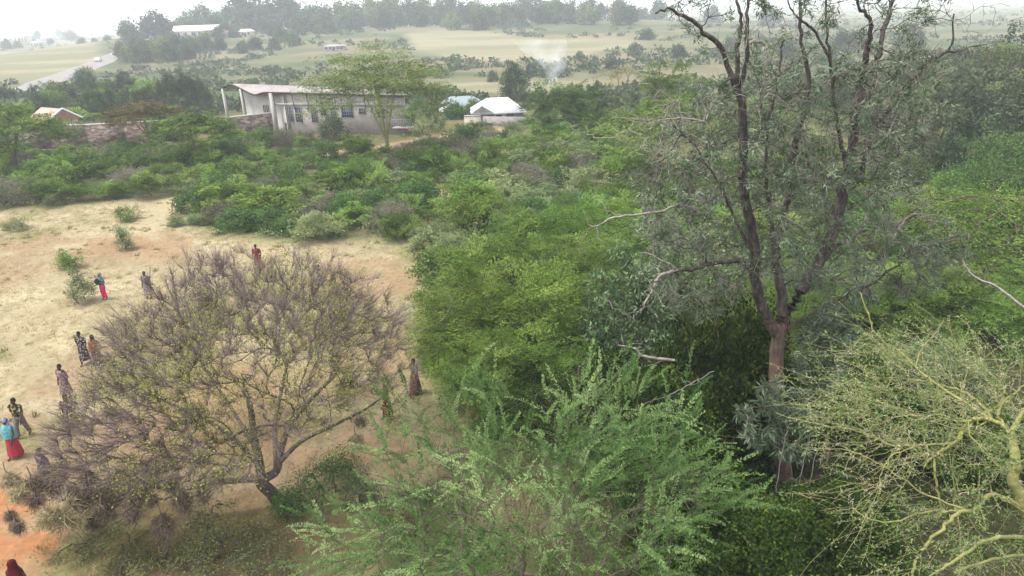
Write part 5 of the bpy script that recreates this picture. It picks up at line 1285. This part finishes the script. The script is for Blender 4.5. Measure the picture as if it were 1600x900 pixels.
# ------------------------------------------------------------------ weeds, grass and litter at the lower left
def weeds():
    rng = np.random.default_rng(701)
    spots = [((160, 830), 1.0, .6), ((205, 860), 1.0, .55), ((130, 865), .7, .5), ((330, 830), .95, .9), ((345, 870), 1.1, 1.0), ((395, 850), .8, .8), ((310, 890), .9, .7), ((420, 890), .9, .9), ((480, 800), .9, 1.4), ((515, 770), 1.0, 1.5), ((540, 740), .7, 1.1), ((455, 800), .55, .9), ((200, 900), .9, .6), ((250, 880), .6, .4), ((565, 790), .8, 1.0)]
    names = ['low weed clump in front of the hanging nests', 'weed clump right of the orange path', 'small weed clump beside the orange path', 'dark green weed bush left of the leafless trunk, upper one', 'wide green weed bush at the lower left bottom', 'weed bush below the leafless trunk', 'weed bush at the bottom edge beside the grass', 'weed bush at the bottom left of the feathery acacia', 'dark green bush right of the leafless trunk', 'tall dark green bush between leafless trunk and feathery acacia', 'small dark bush at the top right of the leafless trunk', 'dark sprig touching the leafless trunk', 'weed clump at the bottom edge right of the path', 'tiny weed clump near the bottom edge', 'green bush half behind the feathery acacia at the left']
    for ((u, v), R, H), lab in zip(spots, names):
        p = at(u, v); tall = H > .85
        parts_ = make_round(int(u + v), 'broad' if v < 815 else 'weed', R * .9, H * .9, 48 if v > 815 else 60, 26, .08, .035, .18) if tall else make_thorn(int(u + v), 'weed', R, H * .8, 26, 30, .09, .026, .3, .05)
        place('weed_bush', lab, 'weeds', parts_, (p[0], p[1], p[2] - .03))
    # grass tufts
    g = Geo(); N = 26000; X = rng.uniform(-48, 3, N); Y = rng.uniform(13.5, 62, N)
    cl = inside(Z_CLEAR, X, Y, .7, 1.2, 12, 3.0); dn = sstep(.42, .62, fbm(X / 2.2, Y / 2.2, 21)) * .75 + .2
    red = np.zeros(N)
    for pl in REDS: red = np.maximum(red, inside(pl, X, Y, .8, 1.4, 15, 2.4))
    red = np.maximum(red * .75, inside(PATHS[0], X, Y, .4)); red = np.maximum(red, inside(PATHS[1], X, Y, .4) * .9)
    k = rng.random(N) < cl * dn * (1 - red); X, Y = X[k], Y[k]; Z = terrain(X, Y); per = 9; q = np.repeat(np.arange(len(X)), per)
    pos = np.stack([X, Y, Z], 1)[q] + rng.normal(size=(len(q), 3)) * [.10, .10, 0]
    d = rng.normal(size=(len(q), 3)) * .55 + [0, 0, .8]; d[:, 2] = np.abs(d[:, 2])
    blades(g, pos, d, rng.uniform(.06, .22, len(q)), .022, np.clip(fbm(X / 3, Y / 3, 3)[q] + rng.normal(size=len(q)) * .15, 0, 1), rng)
    o = link('dry_grass', g.mesh('dry_grass', M['straw'])); tag(o, 'short dry straw coloured grass over the clearing', 'grass', kind='stuff')
    g = Geo(); N = 7000; X = rng.uniform(-40, 2, N); Y = rng.uniform(13, 58, N)
    dens = sstep(.56, .72, fbm(X / 3.3 + 9, Y / 3.3, 91)) * inside(Z_CLEAR, X, Y, .7, 1.2, 12, 3.0) * .85
    dens = np.maximum(dens, .8 * inside(Zn([(120, 790), (300, 765), (520, 790), (520, 1050), (150, 1050)]), X, Y, .6, .8, 23, 2) * (fbm(X / 1.3, Y / 1.3, 13) > .5))
    k = rng.random(N) < dens; X, Y = X[k], Y[k]; Z = terrain(X, Y); per = 14; q = np.repeat(np.arange(len(X)), per)
    pos = np.stack([X, Y, Z + .02], 1)[q] + rng.normal(size=(len(q), 3)) * [.12, .12, .03]
    leaves(g, pos, rng.normal(size=(len(q), 3)) + [0, 0, .5], rng.normal(size=(len(q), 3)) + [0, 0, 1], rng.uniform(.05, .13, len(q)), .03, rng.random(len(q)))
    k2 = 900; X = rng.uniform(-48, 2, k2 * 4); Y = rng.uniform(14, 60, k2 * 4); dd = inside(Z_CLEAR, X, Y, .7, 1.2, 12, 3.0) * sstep(.45, .65, fbm(X / 2.7, Y / 2.7, 131))
    kk = rng.random(len(X)) < dd * .5; X, Y = X[kk], Y[kk]; q = np.repeat(np.arange(len(X)), 26); hh = rng.uniform(.12, .34, len(X))
    pos = np.stack([X, Y, terrain(X, Y)], 1)[q] + rng.normal(size=(len(q), 3)) * [.09, .09, 0]; dv = rng.normal(size=(len(q), 3)) * .6 + [0, 0, .8]; dv[:, 2] = np.abs(dv[:, 2])
    gc = Geo(); blades(gc, pos, dv, hh[q] * rng.uniform(.6, 1.2, len(q)), .026, rng.random(len(X))[q] * .7 + .15, rng)
    tag(link('grass_clumps', gc.mesh('grass_clumps', M['olive'])), 'brownish olive grass clumps dotted over the clearing', 'grass', kind='stuff')
    o = link('green_grass', g.mesh('green_grass', M['weed'])); tag(o, 'sparse low green weeds and grass scattered over the clearing', 'grass', kind='stuff')
weeds()

def undergrowth():
    rng = np.random.default_rng(702)
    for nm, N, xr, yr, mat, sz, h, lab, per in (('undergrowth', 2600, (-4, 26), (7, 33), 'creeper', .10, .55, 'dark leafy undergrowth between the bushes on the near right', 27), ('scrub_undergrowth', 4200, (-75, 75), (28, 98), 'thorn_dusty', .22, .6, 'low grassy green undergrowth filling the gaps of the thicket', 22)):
        g = Geo(); X = rng.uniform(*xr, N); Y = rng.uniform(*yr, N)
        keep = (inside(Z_CLEAR, X, Y, .7, 1.2, 12, 3.0) < .3)
        for pl in SANDY: keep &= inside(pl, X, Y, .6, 1.0, 18, 2.0) < .3
        X, Y = X[keep], Y[keep]; q = np.repeat(np.arange(len(X)), per); S = rng.uniform(.4, 1.0, len(X)); d = rng.normal(size=(len(q), 3)); d[:, 2] = np.abs(d[:, 2]); d = norm(d)
        pos = np.stack([X, Y, terrain(X, Y)], 1)[q] + d * (S[q] * rng.uniform(.4, 1, len(q)))[:, None] * np.array([.8, .8, h])
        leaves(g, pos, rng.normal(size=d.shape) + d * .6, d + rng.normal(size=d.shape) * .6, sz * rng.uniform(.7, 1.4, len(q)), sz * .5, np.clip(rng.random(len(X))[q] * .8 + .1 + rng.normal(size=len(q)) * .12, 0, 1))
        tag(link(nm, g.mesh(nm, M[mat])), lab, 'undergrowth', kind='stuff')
undergrowth()

# ------------------------------------------------------------------ weaver nests hanging in the low left of the leafless tree
def make_nest(seed, matn, long=1.3):
    rng = np.random.default_rng(seed); g = Geo(); n = 760
    d = norm(rng.normal(size=(n, 3))); tap = np.where(d[:, 2] > 0, 1 - .55 * d[:, 2], 1.0)
    pos = d * np.array([.22, .22, .22 * long]) * (tap * rng.uniform(.45, 1.15, n) * (1 + .35 * np.sin(d[:, 0] * 4 + seed) * np.sin(d[:, 2] * 3)))[:, None] - [0, 0, .22 * long]
    tang = np.cross(d, rng.normal(size=(n, 3)))
    blades(g, pos, tang + d * .5 - [0, 0, .35], rng.uniform(.10, .34, n), .018, rng.random(n), rng)
    th = np.linspace(0, PI, 8); ph = np.linspace(0, 2 * PI, 13)[:-1]
    V = np.array([[math.sin(t) * math.cos(p) * .13 * (1 - .4 * max(0, math.cos(t))), math.sin(t) * math.sin(p) * .13 * (1 - .4 * max(0, math.cos(t))), math.cos(t) * .2 * long - .22 * long] for t in th for p in ph])
    V += rng.normal(size=V.shape) * .012
    i = np.arange(7)[:, None] * 12; j = np.arange(12)[None]; g.add(V, np.stack([i + j, i + 12 + j, i + 12 + (j + 1) % 12, i + (j + 1) % 12], -1).reshape(-1, 4), .35)
    st = Geo(); tube(st, [(0, 0, .35), (.02, .01, .1), (0, 0, -.1)], .012, 4)
    return [('woven_ball', g.mesh('woven_ball', M[matn])), ('hanging_stalk', st.mesh('hanging_stalk', M['twig']))]
NEST = [make_nest(801, 'nest', 1.5), make_nest(802, 'nest', 1.9), make_nest(803, 'nest', 1.2), make_nest(804, 'nest_straw', 1.0), make_nest(805, 'nest_straw', 1.15)]
dk = [(47, 752, 1.3, 2), (50, 772, 1.0, 0), (80, 748, 1.1, 1), (103, 763, 1.2, 0), (130, 762, 1.4, 2), (137, 742, 1.0, 0), (157, 780, 1.2, 1), (180, 768, 1.1, 2), (203, 752, 1.3, 0), (200, 785, 1.1, 1), (233, 776, .8, 0), (263, 750, 1.1, 2), (280, 770, 1.2, 1), (315, 762, .9, 1), (142, 810, .9, 0), (250, 808, 1.3, 1), (13, 803, .7, 0), (22, 815, .8, 1), (62, 738, 1.2, 2), (115, 780, 1.2, 0), (170, 748, 1.2, 1), (220, 765, 1.0, 2), (562, 655, .8, 0), (90, 728, 1.1, 2), (240, 745, .9, 0), (150, 762, 1.0, 2)]
dk.sort()
for i, (u, v, s, k) in enumerate(dk):
    p = at(u, v - 6, 2.5 if u < 400 else 2.2)
    if v > 800: p = at(u, v - 6, 1.7)
    lab = f"{ordinal(i)} dark brown hanging nest from the left under the leafless tree" if u < 400 else 'dark brown hanging nest under the right side of the leafless tree'
    place('bird_nest', lab, 'nest', NEST[k], tuple(p), R1.uniform(0, 6), (s * .95, s * .95, s * .85), 'dark hanging nests in the leafless tree')
lt = [(97, 655, 1.0, 3), (173, 640, 1.3, 4), (298, 635, 1.2, 3), (310, 708, 1.1, 4), (25, 765, 1.0, 3), (542, 592, .9, 4), (98, 785, 1.7, 4), (70, 800, 1.1, 3), (555, 683, .9, 4), (10, 742, 1.0, 4)]
lt.sort()
for i, (u, v, s, k) in enumerate(lt):
    p = at(u, v - 5, 2.6 if v > 630 else 3.4)
    place('bird_nest', f"{ordinal(i)} pale straw nest from the left in the leafless tree", 'nest', NEST[k], tuple(p), R1.uniform(0, 6), s, 'pale straw nests in the leafless tree')

# ------------------------------------------------------------------ people
def body_mesh(name, pose):
    """one continuous skinned body; faces +y, hips at the origin column"""
    V = []; E = []; Rr = []
    def add(p, r, par=None):
        V.append(p); Rr.append(r if isinstance(r, tuple) else (r, r))
        if par is not None: E.append((par, len(V) - 1))
        return len(V) - 1
    st = .16 if pose == 'walk' else .02
    pel = add((0, 0, .93), (.14, .10)); w1 = add((0, .01, 1.08), (.125, .095), pel); ch = add((0, .0, 1.28), (.15, .105), w1); nb = add((0, -.01, 1.42), (.07, .065), ch)
    nk = add((0, .0, 1.48), .05, nb); jw = add((0, .015, 1.535), (.062, .07), nk); hd = add((0, .005, 1.60), (.076, .092), jw); tp = add((0, -.005, 1.665), (.058, .07), hd)
    nose = add((0, .105, 1.575), .012, jw)
    for s in (-1, 1):
        add((s * .085, .0, 1.58), .014, hd)
        hp = add((s * .095, 0, .86), .095, pel); f = s * st
        kn = add((s * .10, f * .75 + .03, .48), .062, hp); an = add((s * .10, f * 1.3 - .03, .09), .04, kn); add((s * .105, f * 1.3 + .13, .035), (.04, .03), an)
        sh = add((s * .18, 0, 1.385), .062, ch)
        if pose == 'carry': el = add((s * .26, -.02, 1.14), .042, sh); wr = add((s * .13, .19, 1.12), .03, el); hv = np.array([-s * .6, .6, .05])
        elif pose == 'walk': el = add((s * .25, -f * .5, 1.11), .042, sh); wr = add((s * .26, -f * 1.0 + .08, .88), .03, el); hv = np.array([0, .25, -.9])
        else: el = add((s * .24, -.03, 1.10), .042, sh); wr = add((s * .25, .05, .87), .03, el); hv = np.array([0, .15, -.95])
        hv = hv / np.linalg.norm(hv); w_ = np.array(V[wr]); pm = add(tuple(w_ + hv * .07), (.036, .016), wr)
        lat = np.cross(hv, [s, 0, 0.1]); lat = lat / np.linalg.norm(lat); inw = np.array([-s * .02, 0, 0])
        for q, ln in ((-.027, .075), (-.009, .085), (.009, .08), (.026, .062)):
            b = add(tuple(w_ + hv * .10 + lat * q), .009, pm); m_ = add(tuple(w_ + hv * (.10 + ln * .55) + lat * q + inw * .5), .008, b); add(tuple(w_ + hv * (.10 + ln) + lat * q + inw * 1.4), .007, m_)
        tb = add(tuple(w_ + hv * .04 + lat * .036), .010, wr); add(tuple(w_ + hv * .085 + lat * .055), .008, tb)
    me = bpy.data.meshes.new(name); me.from_pydata([tuple(map(float, v)) for v in V], E, []); o = bpy.data.objects.new(name, me); C.objects.link(o)
    sm = o.modifiers.new("skin", 'SKIN'); ss = o.modifiers.new("sub", 'SUBSURF'); ss.levels = 1; ss.render_levels = 1
    lay = me.skin_vertices[0] if len(me.skin_vertices) else None
    for i, r in enumerate(Rr): lay.data[i].radius = r; lay.data[i].use_root = (i == 0)
    dg = bpy.context.evaluated_depsgraph_get(); out = bpy.data.meshes.new_from_object(o.evaluated_get(dg)); out.name = name
    bpy.data.objects.remove(o); out.polygons.foreach_set("use_smooth", np.ones(len(out.polygons), bool)); out.materials.clear(); out.materials.append(M['skin'])
    return out
def skin_layer_ok():
    me = bpy.data.meshes.new("t"); o = bpy.data.objects.new("t", me); me.from_pydata([(0, 0, 0), (0, 0, 1)], [(0, 1)], []); C.objects.link(o); o.modifiers.new("s", 'SKIN'); ok = len(me.skin_vertices) > 0; bpy.data.objects.remove(o); return ok
BODY = {k: body_mesh('body', k) for k in ('walk', 'stand', 'carry')}

def rings(g, rs, k=22, fold=0.0, nf=9, seed=0):
    """cloth tube: rs = [(x, y, z, rx, ry)]; folds deepen towards the hem"""
    a = np.linspace(0, 2 * PI, k + 1)[:-1]; V = []; n = len(rs)
    for i, (x, y, z, rx, ry) in enumerate(rs):
        f = 1 + fold * (i / max(1, n - 1)) * np.sin(a * nf + seed + .3 * np.sin(a * 2 + i))
        V.append(np.column_stack([x + np.cos(a) * rx * f, y + np.sin(a) * ry * f, np.full(k, z) + .012 * np.sin(a * 3 + seed) * (i == n - 1)]))
    V = np.vstack(V); j = np.arange(k)
    g.add(V, np.concatenate([np.stack([j, (j + 1) % k, k + (j + 1) % k, k + j], 1) + i * k for i in range(n - 1)]))

CL = {}
def cloth(c1, c2=None, scale=14, cut=.5):
    k = (c1, c2, scale, cut)
    if k not in CL: CL[k] = cloth_mat(f"cloth {len(CL)}", c1, c2, scale, cut)
    return CL[k]

def wear(root, pose, what, c):
    g = Geo(); st = .16 if pose == 'walk' else .02
    if what == 'skirt': rings(g, [(0, 0, 1.06, .145, .115), (0, 0, .95, .185, .145), (0, 0, .7, .215, .185), (0, 0, .4, .25, .225), (0, 0, .16, .275, .25)], 26, .07, 8)
    elif what == 'dress': rings(g, [(0, -.01, 1.43, .075, .07), (0, 0, 1.40, .17, .10), (0, 0, 1.28, .185, .13), (0, 0, 1.06, .15, .12), (0, 0, .92, .195, .15), (0, 0, .6, .225, .2), (0, 0, .28, .26, .235)], 26, .07, 8)
    elif what == 'shirt': rings(g, [(0, -.01, 1.44, .075, .07), (0, 0, 1.405, .17, .095), (0, 0, 1.28, .185, .13), (0, 0, 1.08, .155, .12), (0, 0, .90, .175, .14)], 22, .03, 6)
    if what in ('dress', 'shirt'):
        for s in (-1, 1):
            f = s * st
            el = {'carry': (s * .26, -.02, 1.14), 'walk': (s * .25, -f * .5, 1.11)}.get(pose, (s * .24, -.03, 1.10))
            tube(g, [(s * .15, 0, 1.40), (s * .195, 0, 1.36), el, tuple(np.array(el) + [0, .02, -.04])], [.075, .08, .066, .064], 10)
    if what == 'trousers':
        rings(g, [(0, 0, 1.04, .145, .115), (0, 0, .92, .185, .14), (0, 0, .84, .19, .135)], 20)
        for s in (-1, 1):
            f = s * st; tube(g, [(s * .09, 0, .88), (s * .10, f * .75 + .03, .48), (s * .10, f * 1.2 - .02, .14)], [.115, .085, .075], 12)
    if what == 'shawl': rings(g, [(0, -.005, 1.47, .07, .07), (0, 0, 1.42, .19, .12), (0, 0, 1.30, .255, .165), (0, 0, 1.1, .275, .2), (0, 0, .93, .28, .215)], 26, .06, 7, 2)
    if what == 'scarf': rings(g, [(0, -.005, 1.745, .01, .012), (0, -.005, 1.73, .055, .065), (0, -.005, 1.68, .088, .105), (0, -.02, 1.60, .095, .10), (0, -.03, 1.52, .09, .085), (0, -.02, 1.45, .12, .10)], 18, .03, 5)
    if what == 'hair': rings(g, [(0, -.01, 1.735, .008, .01), (0, -.01, 1.72, .05, .06), (0, -.012, 1.67, .083, .095), (0, -.03, 1.60, .085, .075), (0, -.035, 1.55, .065, .05)], 16, .0)
    if what == 'baby_bundle': rings(g, [(0, .20, 1.42, .03, .03), (.02, .23, 1.37, .10, .09), (.02, .24, 1.24, .145, .12), (.0, .22, 1.10, .13, .10), (0, .20, 1.02, .04, .04)], 18, .05, 5)
    if what == 'hood': rings(g, [(0, .0, 1.76, .01, .01), (0, 0, 1.74, .07, .08), (0, -.005, 1.67, .108, .125), (0, -.01, 1.56, .115, .12), (0, 0, 1.48, .15, .12), (0, 0, 1.38, .23, .15), (0, 0, 1.2, .25, .17), (0, 0, 1.0, .26, .18)], 22, .04, 6)
    names = {'hair': 'hair', 'scarf': 'headscarf', 'shawl': 'shawl', 'hood': 'hooded_wrap', 'baby_bundle': 'bundle'}
    link(names.get(what, what), g.mesh(what, M['hair'] if what == 'hair' else c, True), root)

DK = (.02, .018, .02)
for (u, v), pose, rz, h, items, lab in (
        ((165, 468), 'carry', 2.6, 1.62, [('shirt', cloth((.10, .22, .20), (.03, .05, .06))), ('baby_bundle', cloth((.02, .022, .035))), ('trousers', cloth((.62, .03, .17), (.45, .02, .12))), ('scarf', cloth((.16, .22, .18)))], 'person in magenta trousers holding a dark bundle on the open clearing'),
        ((234, 466), 'stand', 3.0, 1.62, [('dress', cloth((.20, .17, .19), (.10, .085, .10))), ('hair', None)], 'person in a grey patterned dress at the left edge of the leafless tree'),
        ((405, 420), 'stand', 3.3, 1.6, [('dress', cloth((.19, .03, .045), (.13, .025, .035))), ('hair', None)], 'person in red seen through the top of the leafless tree'),
        ((502, 456), 'walk', 2.0, 1.65, [('shirt', cloth((.06, .07, .11))), ('trousers', cloth((.22, .25, .33))), ('hair', None)], 'person in blue grey seen through the upper right of the leafless tree'),
        ((136, 569), 'walk', 3.1, 1.66, [('dress', cloth((.02, .018, .022), (.30, .28, .28), 17, .56)), ('hair', None)], 'person in a black and white patterned dress, left of a pair walking together'),
        ((156, 573), 'walk', 3.2, 1.6, [('skirt', cloth((.055, .03, .045))), ('shawl', cloth((.19, .07, .045), (.13, .05, .035))), ('scarf', cloth((.04, .025, .03)))], 'person in a rust shawl and dark skirt, right of a pair walking together'),
        ((107, 622), 'stand', 2.9, 1.6, [('dress', cloth((.26, .18, .19), (.12, .08, .08))), ('hair', None)], 'person half hidden by bare twigs below the walking pair'),
        ((39, 682), 'walk', 3.1, 1.68, [('shirt', cloth((.03, .03, .02), (.28, .27, .12), 12, .57)), ('trousers', cloth((.20, .16, .15))), ('hair', None)], 'person in a dark yellow patterned top behind the teal shawl'),
        ((27, 714), 'walk', 3.0, 1.62, [('skirt', cloth((.36, .02, .04), (.26, .05, .06), 20, .52)), ('shawl', cloth((.065, .24, .27), (.12, .31, .33), 9)), ('scarf', cloth((.30, .27, .42), (.10, .09, .26), 9))], 'person in a teal shawl, lilac headscarf and red skirt at the left edge'),
        ((118, 676), 'walk', 3.3, 1.68, [('dress', cloth((.07, .035, .06), (.20, .13, .17), 19, .55)), ('hair', None)], 'person in a dark purple patterned dress behind bare twigs'),
        ((80, 764), 'stand', 2.8, 1.62, [('dress', cloth((.13, .11, .13), (.06, .05, .06))), ('hair', None)], 'person mostly hidden by dark hanging nests'),
        ((44, 950), 'stand', 3.1, 1.6, [('hood', cloth((.075, .008, .014))), ('skirt', cloth(DK))], 'person in a dark red hood cut off by the bottom left edge'),
        ((607, 656), 'walk', 1.9, 1.5, [('dress', cloth((.20, .035, .035), (.05, .02, .02), 17, .5)), ('hair', None)], 'person in dark red right of the leafless tree'),
        ((650, 615), 'walk', 2.4, 1.62, [('shirt', cloth((.14, .125, .14))), ('skirt', cloth((.13, .06, .05))), ('hair', None)], 'person in grey walking beside the feathery acacia')):
    p = at(u, v); r = thing('person', lab, 'person', (p[0], p[1], p[2]), rz, 'people walking over the clearing', h / 1.72)
    link('body', BODY[pose], r)
    for what, c in items: wear(r, pose, what, c)

# ------------------------------------------------------------------ overhead cable
def cable():
    a, b = P(300, 912, 12.9), P(905, 578, 22.6); t = np.linspace(0, 1, 24); pts = a[None] * (1 - t)[:, None] + b[None] * t[:, None]; pts[:, 2] -= .05 * 4 * t * (1 - t)
    root = thing('wire', 'thin grey cable slanting behind the feathery acacia', 'cable', (a[0], a[1], tz(a[0], a[1]))); o = np.array([a[0], a[1], tz(a[0], a[1])])
    g = Geo(); tube(g, pts - o, .0045, 5); part('strand', g, 'wire', root)
    for q in (a, b):
        g = Geo(); z = tz(q[0], q[1]); tube(g, np.array([(q[0], q[1], z - .4), (q[0], q[1], q[2] + .15)]) - o, .05, 7); part('post', g, 'stem', root)
cable()


print('unique triangles', sum(int(len(me.loops) - 2 * len(me.polygons)) for me in bpy.data.meshes), 'objects', len(bpy.data.objects))
if 0:
    for me in sorted(bpy.data.meshes, key=lambda m_: -len(m_.loops))[:22]: print(me.name, len(me.loops) - 2 * len(me.polygons))
